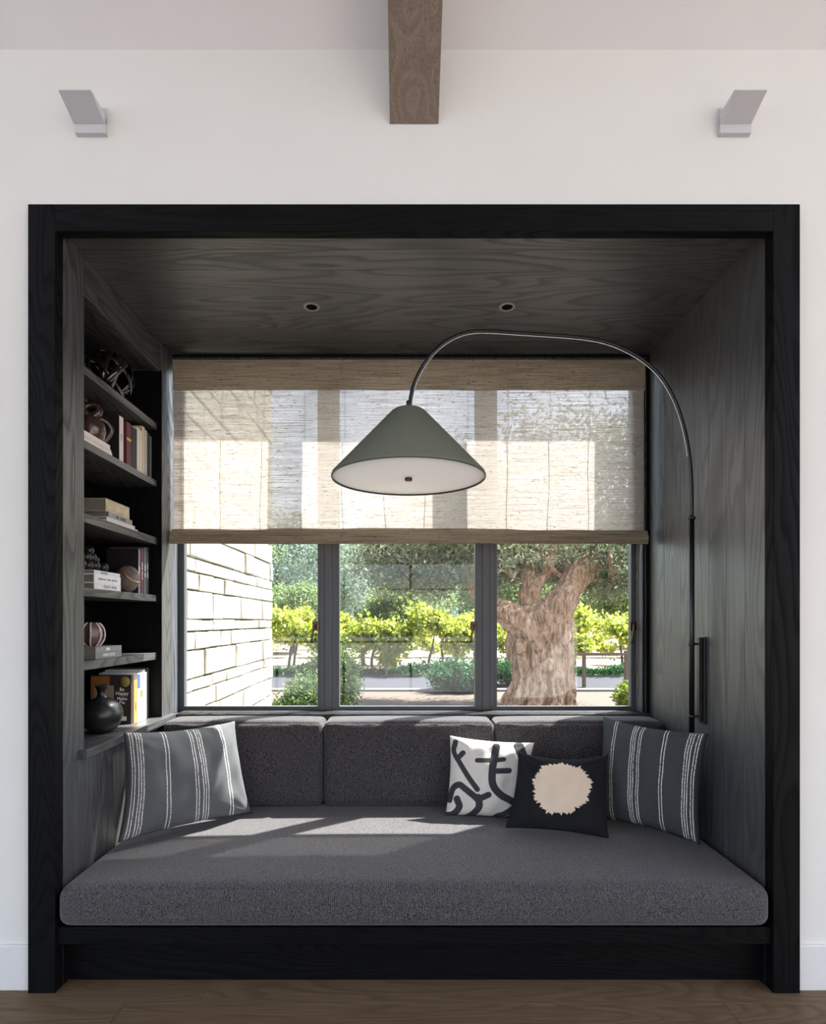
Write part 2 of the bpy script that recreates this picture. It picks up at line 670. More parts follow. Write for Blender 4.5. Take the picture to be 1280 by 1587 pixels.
M['sill'] = wood('dark_oak_sill', 'x', (0.016, 0.016, 0.017), (0.05, 0.05, 0.052), 0.36)
M['glass'] = glass_mat('window_glass')
M['bronze'] = plain('bronze_hardware', s2l(92, 72, 60), 0.3, metal=0.9, noise=0.2)
M['tweed'] = tweed('grey_tweed', s2l(21, 20, 21), s2l(103, 99, 101))
M['herring'] = tweed('charcoal_tweed', s2l(24, 23, 25), s2l(86, 82, 85), 220)
M['black_metal'] = plain('black_metal', (0.008, 0.008, 0.009), 0.3, noise=0.1, spec=0.6)
M['pale_line'] = plain('pale_strip', (0.85, 0.85, 0.84), 0.35, noise=0.02)
M['sage'] = plain('sage_shade_linen', s2l(112, 115, 102), 0.85, noise=0.05, scale=220, spec=0.15, bump=0.1)
M['diff'] = plain('white_diffuser', s2l(238, 234, 230), 0.6, noise=0.01)
pd = [n for n in M['diff'].node_tree.nodes if n.type == 'BSDF_PRINCIPLED'][0]
pd.inputs['Emission Color'].default_value = (1.0, 0.98, 0.965, 1)      # the lamp is on, dimmed
pd.inputs['Emission Strength'].default_value = 0.17
M['sconce'] = plain('white_sconce_paint', s2l(206, 205, 209), 0.5, noise=0.01, spec=0.3)
M['shade'] = shade_cloth('woven_grass_sheer', s2l(142, 131, 121), s2l(196, 189, 183), 0.13, 0.72)
M['shade2'] = shade_cloth('woven_grass_lined', s2l(126, 110, 92), s2l(190, 174, 152), 0.01, 0.25)
M['cord'] = plain('lift_cord', s2l(120, 108, 98), 0.8)
M['white_ring'] = plain('downlight_trim', s2l(150, 147, 142), 0.5, noise=0.02)
M['hole'] = plain('downlight_baffle', (0.003, 0.003, 0.003), 0.9, noise=0.1, spec=0.1)
M['stone'] = plain('white_limestone', s2l(240, 236, 220), 0.9, noise=0.10, scale=14, bump=0.6, spec=0.15)
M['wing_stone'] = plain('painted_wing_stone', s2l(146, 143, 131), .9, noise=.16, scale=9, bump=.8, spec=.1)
M['mortar'] = plain('stone_joint', s2l(58, 52, 38), 0.95, noise=0.2, scale=30)
M['bark'] = None

# ------------------------------------------------------------------ setting: room
X0, X1 = -1.525, 1.6025          # niche side walls
ZC, YB = 3.368, 1.265            # niche ceiling, niche back plane
ZH = 3.319                       # underside of the frame header
FX0, FX1, FZ = -1.643, 1.719, 3.437
YW = 0.035                       # face of the white wall
YG = 1.40                        # window plane

ring('wall_front', (-6, 6, -0.12, 5.2), (FX0 - 0.008, FX1 + 0.008, -0.06, FZ + 0.008), YW, YW + 0.16, M['plaster'])['kind'] = 'structure'
bead = ring('trim_1', (FX0 - 0.009, FX1 + 0.009, 0.2, FZ + 0.009), (FX0 - 0.001, FX1 + 0.001, 0.199, FZ + 0.001), YW - 0.004, YW + 0.05, M['bead'])
bead['kind'] = 'structure'
tr = thing('trim_2', kind='structure')
box('jamb', FX0, X0, 0, 0.06, 0, FZ, M['frame_z'], tr, 0.002)
box('jamb', X1, FX1, 0, 0.06, 0, FZ, M['frame_z'], tr, 0.002)
box('header', X0, X1, 0, 0.05, ZH, FZ, M['frame_x'], tr, 0.002)
for side, a, b in (('left', -6, FX0 - 0.001), ('right', FX1 + 0.001, 6)):
    o = box('baseboard_' + side, a, b, YW - 0.016, YW - 0.001, 0.0, 0.196, M['base'], None, 0.003)
    o['kind'] = 'structure'

# floor: base slab plus planks in view
fl = box('floor', -6, 6, -7, 0.3, -0.12, -0.016, M['mortar'])
fl['kind'] = 'structure'
fl.data.materials[0] = plain('sub_floor', s2l(60, 48, 38), 0.8)
rowy = 0.113
for row in range(24):
    x = -3.2 - R.random() * 1.6
    if row == 0: cuts = [-4.5, -2.6, -0.875, 1.9, 4.5]
    elif row == 1: cuts = [-4.5, -1.19, 1.35, 4.5]
    else:
        cuts = [-4.5]
        while cuts[-1] < 4.4: cuts.append(min(4.5, cuts[-1] + R.uniform(1.7, 2.6)))
    for a, b in zip(cuts[:-1], cuts[1:]):
        box('plank', a + 0.0006, b - 0.0006, rowy - 0.1795, rowy - 0.0005, -0.016, 0.0, M['floor'], fl, 0.0012)
    rowy -= 0.18

# sloping ceiling and its beam
SL = 0.885
zc0 = 4.146
def cz(y): return zc0 + SL * (YW - y)
yr = -3.3
cl = mobj('ceiling', [(-6, YW + 0.02, zc0 - 0.02), (6, YW + 0.02, zc0 - 0.02), (6, yr, cz(yr)), (-6, yr, cz(yr)), (6, -7.2, zc0), (-6, -7.2, zc0),
                      (-6, YW + 0.02, zc0 + 0.15), (6, YW + 0.02, zc0 + 0.15), (6, yr, cz(yr) + 0.17), (-6, yr, cz(yr) + 0.17), (6, -7.2, zc0 + 0.17), (-6, -7.2, zc0 + 0.17)],
     [(0, 1, 2, 3), (3, 2, 4, 5), (6, 9, 8, 7), (9, 11, 10, 8), (0, 6, 7, 1), (5, 4, 10, 11), (1, 7, 8, 2), (2, 8, 10, 4), (0, 3, 9, 6), (3, 5, 11, 9)], M['ceil'])
cl['kind'] = 'structure'
bm = bmesh.new()
b0 = at(604, 192, YW - 0.002); b1 = at(679.5, 192, YW - 0.002)
bx0, bx1 = b0.x, b1.x
zb = b0.z
vsb = [(bx0, YW - .002, zb), (bx1, YW - .002, zb), (bx1, YW - .002, zc0 + .05), (bx0, YW - .002, zc0 + .05)]
vsb += [(x, -3.2, z + SL * (YW + 3.2)) for (x, y, z) in vsb]
o = mobj('ceiling_beam', vsb, [(0, 1, 2, 3), (7, 6, 5, 4), (0, 4, 5, 1), (1, 5, 6, 2), (2, 6, 7, 3), (3, 7, 4, 0)], M['beam'])
tag(o, 'weathered grey brown timber beam running down the sloped white ceiling', 'beam')

# far end of the room: glazed doors behind the photographer
bw = thing('wall_back', kind='structure')
box('spandrel', -6, 6, -7.1, -7.0, 2.85, zc0 + 0.1, M['plaster'], bw)
box('solid_wall', 1.75, 6, -7.1, -7.0, -0.1, 2.85, M['plaster'], bw)
for i in range(-4, 2):
    x = 0.12 + i * 1.7 * 0.85
    box('post', x - 0.03, x + 0.03, -7.08, -7.02, -0.1, 2.85, M['black_metal'], bw)
for z in (1.18, 2.31):
    box('rail', -6, 1.75, -7.07, -7.03, z - 0.02, z + 0.02, M['black_metal'], bw)

# outer shell round the niche so daylight only comes through the window
WX0, WX1, WZ0, WZ1 = at(277, 963, YG).x, at(986, 963, YG).x, at(600, 1101, YG).z, 3.36
ox = ring('wall_exterior', (-6, 6, -0.3, 5.0), (WX0 - 0.002, WX1 + 0.002, WZ0 - 0.002, WZ1 + 0.002), 1.456, 1.474, M['stone'])
ox['kind'] = 'structure'
o = box('roof', -6, 6, YW + 0.1, 1.7, 4.35, 4.5, M['plaster']); o['kind'] = 'structure'

# niche linings, board by board
def boards(parent, axis, lo, hi, n, fixed, gap=0.0012):
    """boards across [lo,hi]; fixed(a,b) -> box extents"""
    ws_ = [1 + R.uniform(-.22, .22) for _ in range(n)]
    s = sum(ws_)
    a = lo
    for wv in ws_:
        b = a + (hi - lo) * wv / s
        fixed(a + gap / 2, b - gap / 2)
        a = b

nc = thing('ceiling_niche', kind='structure')
boards(nc, 'y', 0.05, YB, 7, lambda a, b: box('board', X0 - .4, X1 + .02, a, b, ZC, ZC + 0.02, M['oak_x'], nc, 0.0012))
box('backing', X0 - .42, X1 + .05, 0.05, YB + 0.2, ZC + 0.021, ZC + 0.06, M['hole'], nc)
wr = thing('wall_right', kind='structure')
boards(wr, 'y', 0.06, YB, 7, lambda a, b: box('board', X1, X1 + 0.02, a, b, 0.0, ZC, M['oak_r'], wr, 0.0012))
box('backing', X1 + 0.021, X1 + 0.06, 0.05, YB + 0.2, 0, ZC + .05, M['hole'], wr)

# window wall of the niche: black trim face, jamb liners, sill
wb_ = thing('wall_window', kind='structure')
LX0, LX1 = at(265, 963, YB).x, at(997, 963, YB).x       # opening in the trim face
ring('trim_face', (X0 - .02, X1, 0.3, ZC), (LX0, LX1, 1.02, ZC - 0.035), YB, YB + 0.02, M['frame_z'], wb_)
ring('bead', (LX0 - 0.016, LX1 + 0.016, 1.02, ZC - 0.02), (LX0 - 0.01, LX1 + 0.01, 1.021, ZC - 0.026), YB - 0.004, YB + 0.001, M['jamb'], wb_)
box('liner', LX0 - 0.03, LX0, YB + 0.02, YG, 1.0, ZC - 0.02, M['jamb'], wb_)
box('liner', LX1, LX1 + 0.03, YB + 0.02, YG, 1.0, ZC - 0.02, M['jamb'], wb_)
box('liner', LX0, LX1, YB + 0.02, YG, ZC - 0.033, ZC - 0.01, M['frame_x'], wb_)
box('sill', X0 + 0.03, X1 - 0.002, YB - 0.035, YG + 0.03, 0.985, 1.018, M['sill'], wb_, 0.002)

# window with three casements
wi = thing('window_1', kind='structure')
ring('window_frame', (LX0 - .02, LX1 + .02, 1.0, WZ1 + .03), (WX0 + 0.001, WX1 - 0.001, WZ0, WZ1 - .01), YG + 0.005, YG + 0.055, M['win'], wi)
GL = [(286, 492.5), (526, 736), (770, 977.5)]
cen = [(WX0, at(508.5, 0, YG).x), (at(509.5, 0, YG).x, at(752.5, 0, YG).x), (at(753.5, 0, YG).x, WX1)]
gz0, gz1 = at(600, 1095, YG).z, 3.325
for i, (a, b) in enumerate(GL):
    ga, gb = at(a, 0, YG).x, at(b, 0, YG).x
    s0, s1 = cen[i]
    sash = ring('sash', (s0 + .002, s1 - .002, WZ0 + .002, WZ1 - .012), (ga, gb, gz0, gz1), YG, YG + 0.045, M['win'], wi)
    ring('glazing_bead', (ga - .013, gb + .013, gz0 - .013, gz1 + .013), (ga, gb, gz0 + .002, gz1), YG - 0.006, YG - 0.0005, M['win'], wi)
    box('pane', ga - .004, gb + .004, YG + 0.02, YG + 0.026, gz0 - .004, gz1 + .004, M['glass'], wi)
    hx = at((487, 735, 977)[i], 0, YG).x
    if i < 2:
        hx = gb - 0.012
    else:
        hx = gb + 0.01
    hz = at(0, 970, YG).z
    h = box('handle', hx - 0.022, hx + 0.022, YG - 0.022, YG - 0.007, hz - 0.03, hz + 0.03, M['bronze'], wi, 0.004)
    tube('lever', catmull([(hx, YG - .02, hz + .008), (hx - .004, YG - .045, hz), (hx - .014, YG - .05, hz - .05), (hx - .026, YG - .05, hz - .115)], 5), [0.009] * 8 + [0.0075] * 8, M['bronze'], h, 8)
for (px) in (509, 753):
    mx_ = at(px, 0, YG).x
    box('mullion_cover', mx_ - 0.024, mx_ + 0.024, YG - 0.012, YG - 0.0005, WZ0 + .002, WZ1 - .012, M['win'], wi, 0.003)
tube('shade_cord', [(LX1 - 0.002, 1.345, 2.2), (LX1 - 0.004, 1.34, 1.15), (LX1 - 0.004, 1.35, 1.13), (LX1 - 0.004, 1.36, 1.15), (LX1 - 0.002, 1.358, 2.2)], 0.0022, M['cord'], wi, 6)

# ------------------------------------------------------------------ built-in bookcase on the left
SY0, SY1 = depth_at(130.5, X0), depth_at(251, X0)
XS, XBK = -1.556, -1.90
ZL_ = 1.0205
bk = thing('built_in_bookcase', 'tall black oak built-in bookcase with open shelves left of the window', 'bookcase', (X0, 0.6, 1.0))
box('stile', XBK, X0, 0.06, SY0, 0.9795, ZC, M['oak_z'], bk, 0.0015)
box('stile', XBK, X0, SY1, YB - 0.001, 1.0, ZC, M['oak_z'], bk, 0.0015)
box('valance', X0 - 0.06, X0 - 0.012, SY0, SY1, 3.255, ZC - 0.003, M['oak_y'], bk, 0.0015)
box('valance', X0 - 0.07, X0 - 0.016, SY0, SY1, 3.185, 3.253, M['oak_y'], bk, 0.0015)
box('top_panel', XBK, X0 - 0.072, SY0, SY1, 3.20, 3.22, M['oak_y'], bk)
box('back_panel', XBK - 0.02, XBK - 0.001, 0.06, YB, 1.0, ZC, M['frame_z'], bk)
box('end_shadow_panel', XBK, X0 - .001, SY1 - .003, SY1 - .0002, ZL_ - .0, 3.19, M['frame_z'], bk)  # near-black sheet over the oak end wall, stands in for shade inside the shelves
SHELF = [(2.86, 2.82), (2.50, 2.461), (2.145, 2.101), (1.784, 1.743), (1.425, 1.382)]
for zt, zb_ in SHELF:
    box('shelf', XBK, XS, SY0 + .0005, SY1 - .0005, zb_, zt, M['oak_y'], bk, 0.0015)
LY0 = depth_at(122.2, X0)
ZL = 1.02
lg = bm_box(XBK, X0 + 0.037, LY0, YB - 0.003, 0.98, ZL, 0.0015)
bobj('ledge', lg, M['oak_y'], bk)
wl = thing('wall_left', kind='structure')
yy = [0.06, SY0, 0.36, 0.53, 0.72, 0.9, 1.08, YB]
for a, b in zip(yy[:-1], yy[1:]):
    box('board', X0 - 0.02, X0, a + .0008, b - .0008, 0.0, 0.979, M['oak_z'], wl, 0.0012)
box('backing', X0 - 0.06, X0 - 0.021, 0.05, YB + .2, 0, 0.979, M['hole'], wl)
box('side_wall', XBK - .08, XBK - .03, 0.05, YB + .2, 0, ZC + .06, M['hole'], wl)

# ------------------------------------------------------------------ bench, mattress, back cushions
bn = thing('window_seat', 'black oak window seat base with recessed toe kick', 'bench', (0, 0.5, 0))
box('rail', X0 + 0.002, X1 - 0.002, 0.014, 0.05, 0.207, 0.281, M['frame_x'], bn, 0.0015)
box('toe_kick', X0 + 0.002, X1 - 0.002, 0.096, 0.116, 0.0, 0.207, M['frame_x'], bn)
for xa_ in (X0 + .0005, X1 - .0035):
    box('kick_dark_strip', xa_, xa_ + .003, 0.0605, 0.0955, 0.0, 0.2065, M['frame_x'], bn)  # thin black strips added over the boards to darken the recess ends
box('deck', X0 + 0.002, X1 - 0.002, 0.05, YB - 0.002, 0.25, 0.2805, M['frame_x'], bn)
mt = thing('seat_mattress', 'thick grey tweed seat mattress filling the window seat', 'mattress', (0, 0.6, 0.281))
soft_box('mattress_body', X0 + 0.004, X1 - 0.006, -0.012, YB - 0.01, 0.2815, 0.462, 0.055, M['tweed'], mt, 40, (0, 0, 0.012, 0, 0, 0.034), 0.002)

cxs = [(X0 + 0.042, -0.505), (-0.499, 0.545), (0.551, X1 - 0.012)]
nm = ['left-hand charcoal tweed back cushion beneath the bookcase end of the window',
      'middle charcoal tweed back cushion under the centre casement',
      'right-hand charcoal tweed back cushion beside the dark panelled wall']
for (a, b), l_ in zip(cxs, nm):
    t = thing('back_cushion', l_, 'cushion', ((a + b) / 2, 1.1, 0.49), 'back cushions along the window seat')
    soft_box('cushion_body', a, b, 1.0, YB - 0.036, 0.493, 1.005, 0.035, M['herring'], t, 26, (0, 0, 0.022, 0, 0, 0.012), 0.003)
    zz = 0.995
    tube('piping', [(a + 0.03 + (b - a - 0.06) * k / 24, 1.004 + 0.0, 0.985 + 0.004 * math.sin(k * 1.3)) for k in range(25)], 0.006, M['herring'], t, 8)


# ------------------------------------------------------------------ pillows
def pillow(name, label, corners, T, mat, n=60, pinch=0.07, motif=None, seed=0, wr=0.006, flat=0.42, loc=None, sag=0.0, back=0.75):
    bl, br, tr_, tl = [Vector(c) for c in corners]
    base = (bl + br) / 2
    t = thing(name, label, 'pillow', base)
    nrm = (br - bl).cross(tl - bl).normalized()
    rr = random.Random(seed)
    ph = [rr.uniform(0, 6.28) for _ in range(8)]
    vs_, uvs, mot = [], [], []
    def pos(i, j, side):
        u, v = 2 * i / n - 1, 2 * j / n - 1
        pu = u * (1 - pinch * (1 - v * v) * u * u)
        pv = v * (1 - pinch * (1 - u * u) * v * v)
        if sag and v > 0:
            pv -= sag * v * v * max(0.0, 1 - u * u)
        s, q = (pu + 1) / 2, (pv + 1) / 2
        c = bl * (1 - s) * (1 - q) + br * s * (1 - q) + tr_ * s * q + tl * (1 - s) * q
        e = max(0.0, (1 - u * u) * (1 - v * v))
        th = T * e ** flat
        wv = wr * e ** .3 * (math.sin(7 * u + 5 * v + ph[0]) + .7 * math.sin(11 * v - 6 * u + ph[1]) + .6 * math.sin(17 * u + ph[2] + 4 * v * v))
        # pull lines running from the corners
        for cu, cv, k in ((-1, -1, 3), (1, -1, 4), (1, 1, 5), (-1, 1, 6)):
            d = math.hypot(u - cu, v - cv)
            an = math.atan2(v - cv, u - cu)
            wv += wr * 1.1 * math.exp(-d * 2.2) * math.sin(14 * an + ph[k]) * min(1, e * 8)
        return c + nrm * (th + wv) * (1 if side == 0 else -back)
    idx = {}
    for side in (0, 1):
        for i in range(n + 1):
            for j in range(n + 1):
                edge = i in (0, n) or j in (0, n)
                if side == 1 and edge:
                    idx[(1, i, j)] = idx[(0, i, j)]
                    continue
                idx[(side, i, j)] = len(vs_)
                vs_.append(pos(i, j, side))
                uvs.append((i / n, j / n))
    fs = []
    for side in (0, 1):
        for i in range(n):
            for j in range(n):
                f = (idx[(side, i, j)], idx[(side, i + 1, j)], idx[(side, i + 1, j + 1)], idx[(side, i, j + 1)])
                fs.append(f if side == 0 else f[::-1])
    o = mobj('pillow_cover', vs_, fs, mat, t, True)
    me = o.data
    ul = me.uv_layers.new(name='UVMap')
    for lp in me.loops:
        ul.data[lp.index].uv = uvs[lp.vertex_index]
    if motif:
        at_ = me.attributes.new('motif', 'FLOAT', 'POINT')
        at_.data.foreach_set('value', [motif(*q) for q in uvs])
    return t, pos


ST = [(0.035, .0042), (0.055, .0042), (0.085, .0042), (0.105, .0042), (0.125, .0042),
      (0.30, .0038), (0.325, .0038),
      (0.52, .0038), (0.54, .0038), (0.575, .0038), (0.595, .0038), (0.615, .0038),
      (0.80, .0038), (0.825, .0038)]
STR = [(1 - c, h) for c, h in ST]
M['stripeL'] = cloth_uv('striped_linen', s2l(66, 68, 72), s2l(122, 122, 124), ST)
M['stripeR'] = cloth_uv('striped_linen_dark', s2l(46, 50, 54), s2l(84, 87, 90), STR)


def seg_d(p, a, b):
    ax, ay = a; bx, by = b
    vx, vy = bx - ax, by - ay
    L2 = vx * vx + vy * vy
    t = 0 if L2 == 0 else max(0, min(1, ((p[0] - ax) * vx + (p[1] - ay) * vy) / L2))
    return math.hypot(p[0] - ax - t * vx, p[1] - ay - t * vy)


def smooth2(pts, n=6):
    return [(p.x, p.y) for p in catmull([(a, b, 0) for a, b in pts], n)]


STROKES = [
    (smooth2([(.07, .93), (.05, .80), (.14, .66), (.26, .50), (.38, .36)]), .033),
    ([(.10, .72), (.17, .80)], .033),
    (smooth2([(.35, .72), (.46, .73), (.56, .74), (.66, .76)]), .030),
    (smooth2([(.56, .93), (.55, .78), (.54, .62), (.56, .44), (.66, .32), (.80, .25), (.95, .17)]), .045),
    ([(.55, .60), (.74, .62)], .035),
    (smooth2([(.03, .20), (.06, .34), (.14, .40), (.22, .36), (.34, .28), (.40, .24), (.52, .30)]), .040),
    (smooth2([(.40, .26), (.42, .14), (.36, .04), (.28, -.03)]), .045),
    (smooth2([(.13, .22), (.17, .12), (.10, .02), (-.02, .00)]), .045),
    (smooth2([(.86, .16), (.74, .06), (.66, .02), (.62, -.04), (.70, -.08)]), .04),
    (smooth2([(.92, .10), (.80, .00), (.70, -.06)]), .04),
    (smooth2([(.82, .95), (.90, .80), (1.0, .72)]), .06),
]


def motif_curvy(u, v):
    d = 9
    for pts, wd in STROKES:
        for a, b in zip(pts[:-1], pts[1:]):
            d = min(d, seg_d((u, v), a, b) - wd)
    return d * 4


def motif_disc(u, v):
    dx, dy = (u - .50) * 1.12, (v - .56) * 1.0
    an = math.atan2(dy, dx)
    r = math.hypot(dx, dy)
    e = .335 + .012 * math.sin(3 * an + 1) + .012 * math.sin(9 * an) + .014 * math.sin(23 * an + 2) * math.sin(5 * an) + .010 * math.sin(41 * an) + .008 * math.sin(67 * an + 1)
    return (r - e) * 4


M['curvy'] = cloth_attr('printed_cotton', s2l(62, 62, 66), s2l(214, 208, 202))
M['disc'] = cloth_attr('dip_dyed_linen', s2l(226, 204, 184), s2l(33, 33, 37), edge=0.01)

ZM = 0.492
pillow('striped_pillow', 'grey linen pillow with white stitched stripes leaning below the bookcase',
       [(-1.468, .43, ZM - .003), (-.90, .87, ZM + .004), (-1.0, .87, 1.035), (-1.482, .52, 1.035)], 0.135, M['stripeL'], 60, .075, seed=1, wr=.0045, back=.3)
pillow('striped_pillow', 'dark grey pillow with white stitched stripes leaning on the right-hand wall',
       [(1.09, .76, ZM + .008), (1.49, .40, ZM), (1.525, .39, 1.055), (1.195, .97, 1.045)], 0.135, M['stripeR'], 60, .08, seed=2, wr=.0045, back=.3)
pillow('patterned_pillow', 'off-white pillow printed with thick curving charcoal lines', 
       [at(690, 1264, .84), at(812, 1272, .78), at(828, 1151, .88), at(697, 1140, .93)], .075, M['curvy'], 110, .06, motif_curvy, seed=3, wr=.004, back=.5)
pillow('round_motif_pillow', 'black pillow with a frayed cream circle, in front of the patterned one',
       [at(783, 1283, .60), at(944, 1300, .50), at(943, 1169, .66), at(803, 1165, .73)], .085, M['disc'], 130, .07, motif_disc, seed=4, wr=.005, sag=.10, back=.5)

# ------------------------------------------------------------------ roman shade
YS = 1.235
sx0, sx1 = at(269, 0, YS).x, at(998, 0, YS).x
zt_ = ZC - 0.05
z605, z825, z843 = at(0, 606, YS).z, at(0, 824, YS).z, at(0, 844, YS).z
rs = thing('roman_shade', 'woven natural grass roman shade half lowered over the window', 'window shade', ((sx0 + sx1) / 2, YS, z843))


def sheet(name, x0, x1, zs, yf, mat, parent, nx=90, th=0.0):
    vs_, fs = [], []
    nz = len(zs)
    for k, z in enumerate(zs):
        for i in range(nx + 1):
            u = i / nx
            vs_.append((x0 + (x1 - x0) * u, yf(u, k / (nz - 1)), z + 0.0))
    for k in range(nz - 1):
        for i in range(nx):
            a = k * (nx + 1) + i
            fs.append((a, a + 1, a + nx + 2, a + nx + 1))
    return mobj(name, vs_, fs, mat, parent, True)


lin = lambda a, b, n: [a + (b - a) * k / n for k in range(n + 1)]
sheet('woven_panel', sx0, sx1, lin(zt_, z825 - .004, 40), lambda u, v: YS + 0.004 * math.sin(9 * u + 3 * v) * v + .003 * math.sin(31 * u) * v * v, M['shade'], rs)
o = sheet('shade_valance', sx0 - .002, sx1 + .002, lin(zt_, z605, 6), lambda u, v: YS - 0.012 - 0.002 * math.sin(6 * u) * v, M['shade2'], rs)
# folds gathered at the bottom
for k in range(4):
    zz0 = z825 + 0.012 - 0.006 * k
    zz1 = z843 + 0.012 * (3 - k) * .55
    yo = YS - 0.012 - 0.011 * k if k < 3 else YS - 0.03
    vs_, fs = [], []
    nx = 90
    for i in range(nx + 1):
        u = i / nx
        x = sx0 - .012 + (sx1 - sx0 + .024) * u
        dz = 0.004 * math.sin(7 * u + k) + (0.003 * math.sin(23 * u + 2 * k))
        lift = (0.012 * math.sin(3.1 * u + .4)) if k == 0 else 0
        prof = [(0.012, zz0 + lift), (0.001, zz0 - 0.02 + lift), (-0.006 - .002 * k, (zz0 + zz1) / 2), (-0.008, zz1 + 0.006 + dz * .3), (-0.003, zz1 + dz * .3), (0.004, zz1 + 0.004 + dz * .3), (0.006, (zz0 + zz1) / 2), (0.012, zz0 - .004)]
        vs_ += [(x, yo + a, b) for a, b in prof]
    m_ = len(prof)
    for i in range(nx):
        for j in range(m_ - 1):
            a = i * m_ + j
            fs.append((a, a + m_, a + m_ + 1, a + 1))
    mobj('bottom_fold', vs_, fs, M['shade2'], rs, True)
for px in (282, 345, 409.5, 472, 535, 598, 661, 725, 788, 853, 914, 978):
    x = at(px, 0, YS + .01).x
    w_ = R.uniform(0, 6)
    tube('lift_cord', [(x + .0035 * math.sin(w_ + k * .9) * (k / 14) ** 2 * 2, YS + 0.010, zt_ - (zt_ - z825) * k / 14) for k in range(15)], 0.0016, M['cord'], rs, 5)
for a, b in ((sx0, sx0 + .075), (sx1 - .075, sx1)):
    sheet('side_hem', a, b, lin(z605, z825 - .004, 12), lambda u, v: YS + 0.0085, M['shade'], rs, 4)
box('head_rail', sx0, sx1, YS + .004, YS + .02, zt_ - .035, zt_ + .012, M['frame_x'], rs)

# ------------------------------------------------------------------ arc wall lamp
YP = 0.57
pxp = at(1072, 0, YP).x
la = thing('arc_wall_lamp', 'black arched swing-arm wall lamp with a sage cone shade', 'lamp', (X1, YP, 1.0))
zA, zB = at(0, 1140, YP).z, at(0, 803, YP).z
tube('pole', [(pxp, YP, zA), (pxp, YP, zB)], 0.0135, M['black_metal'], la, 20)
arc = [(1072, 803), (1071.5, 760), (1069, 715), (1061, 668), (1047, 624), (1026, 587), (1001, 562), (972, 544), (940, 531), (905, 524), (860, 520), (805, 516.5), (757, 513.5), (727, 515), (701, 524), (677, 541), (657, 565), (643, 592), (636.5, 616), (635, 634)]
ap = catmull([at(a, b, YP) for a, b in arc], 6)
tube('arm', ap, 0.0105, M['black_metal'], la, 16)
# pale satin line along the inner side of the arm
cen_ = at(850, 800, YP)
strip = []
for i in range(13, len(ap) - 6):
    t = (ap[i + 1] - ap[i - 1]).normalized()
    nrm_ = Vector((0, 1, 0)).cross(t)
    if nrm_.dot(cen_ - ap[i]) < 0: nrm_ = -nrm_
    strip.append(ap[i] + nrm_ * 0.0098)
tube('inner_strip', strip, 0.0026, M['pale_line'], la, 8)['label'] = 'thin pale line along the inside of the arm'
for z, r_ in ((zB, .019), (at(0, 998, YP).z, .0185), (at(0, 1110, YP).z, .0185)):
    lathe('collar', [(r_ - .003, -.008), (r_, -.006), (r_, .006), (r_ - .003, .008)], (pxp, YP, z), M['black_metal'], part_of(la, 'pole'), 24)
box('bracket_plate', X1 - .014, X1 - .0005, YP - .018, YP + .038, at(0, 1122, YP).z, at(0, 987, YP).z, M['black_metal'], la, .002)
box('bracket_rail', X1 - .034, X1 - .0145, YP - .004, YP + .022, at(0, 1117, YP).z, at(0, 988, YP).z, M['black_metal'], la, .002)
for z in (at(0, 998, YP).z, at(0, 1110, YP).z):
    tube('clamp_arm', [(pxp + .015, YP, z), (X1 - .03, YP + .004, z)], .006, M['black_metal'], part_of(la, 'bracket_rail'), 10)
# cone shade
sc_ = at(633, 742, YP)
z_top = at(0, 636, YP).z
rb, rt = 119 / (F_PX / (YP - EYE_Y)), .082
hh = z_top - sc_.z
cone = lathe('lamp_shade', [(rb - .006, 0.004), (rb, 0), (rb + .001, .006), (rb - .004, .018), (rt + .012, hh - .012), (rt - .004, hh - .001), (rt - .02, hh), (rt - .03, hh - .006), (rb - .02, .018)], (sc_.x, YP, sc_.z), M['sage'], la, 96, caps=False)
lathe('diffuser', [(.001, .007), (rb - .0065, .007), (rb - .0065, .010), (.001, .010)], (sc_.x, YP, sc_.z), M['diff'], la, 96)
lathe('rim', [(rb - .008, -.001), (rb - .0005, -.002), (rb - .0005, .002), (rb - .008, .003)], (sc_.x, YP, sc_.z), M['win'], la, 96, caps=False)
lathe('finial', [(.018, -.012), (.02, -.010), (.02, .004), (.006, .007)], (sc_.x, YP, sc_.z), M['bronze'], part_of(la, 'diffuser'), 24)
lathe('neck', [(.014, 0), (.014, .05), (.011, .055)], (sc_.x + .002, YP, sc_.z + hh - .004), M['black_metal'], la, 20)

# ------------------------------------------------------------------ recessed downlights
for px, l_ in ((483, 'recessed round downlight in the black ceiling, the one nearer the bookcase'), (786, 'recessed round downlight in the black ceiling, above the lamp arm')):
    d = (ZC - EYE_Z) * F_PX / (963 - 475.5) + EYE_Y
    x = at(px, 0, d).x
    t = thing('recessed_downlight', l_, 'downlight', (x, d, ZC), 'niche downlights')
    lathe('trim_ring', [(.030, -.0005), (.031, -.004), (.043, -.004), (.045, -.0005)], (x, d, ZC), M['white_ring'], t, 40, caps=False)
    lathe('baffle', [(.001, -.0008), (.0305, -.0025), (.0305, -.0006), (.001, -.0006)], (x, d, ZC), M['hole'], t, 32)

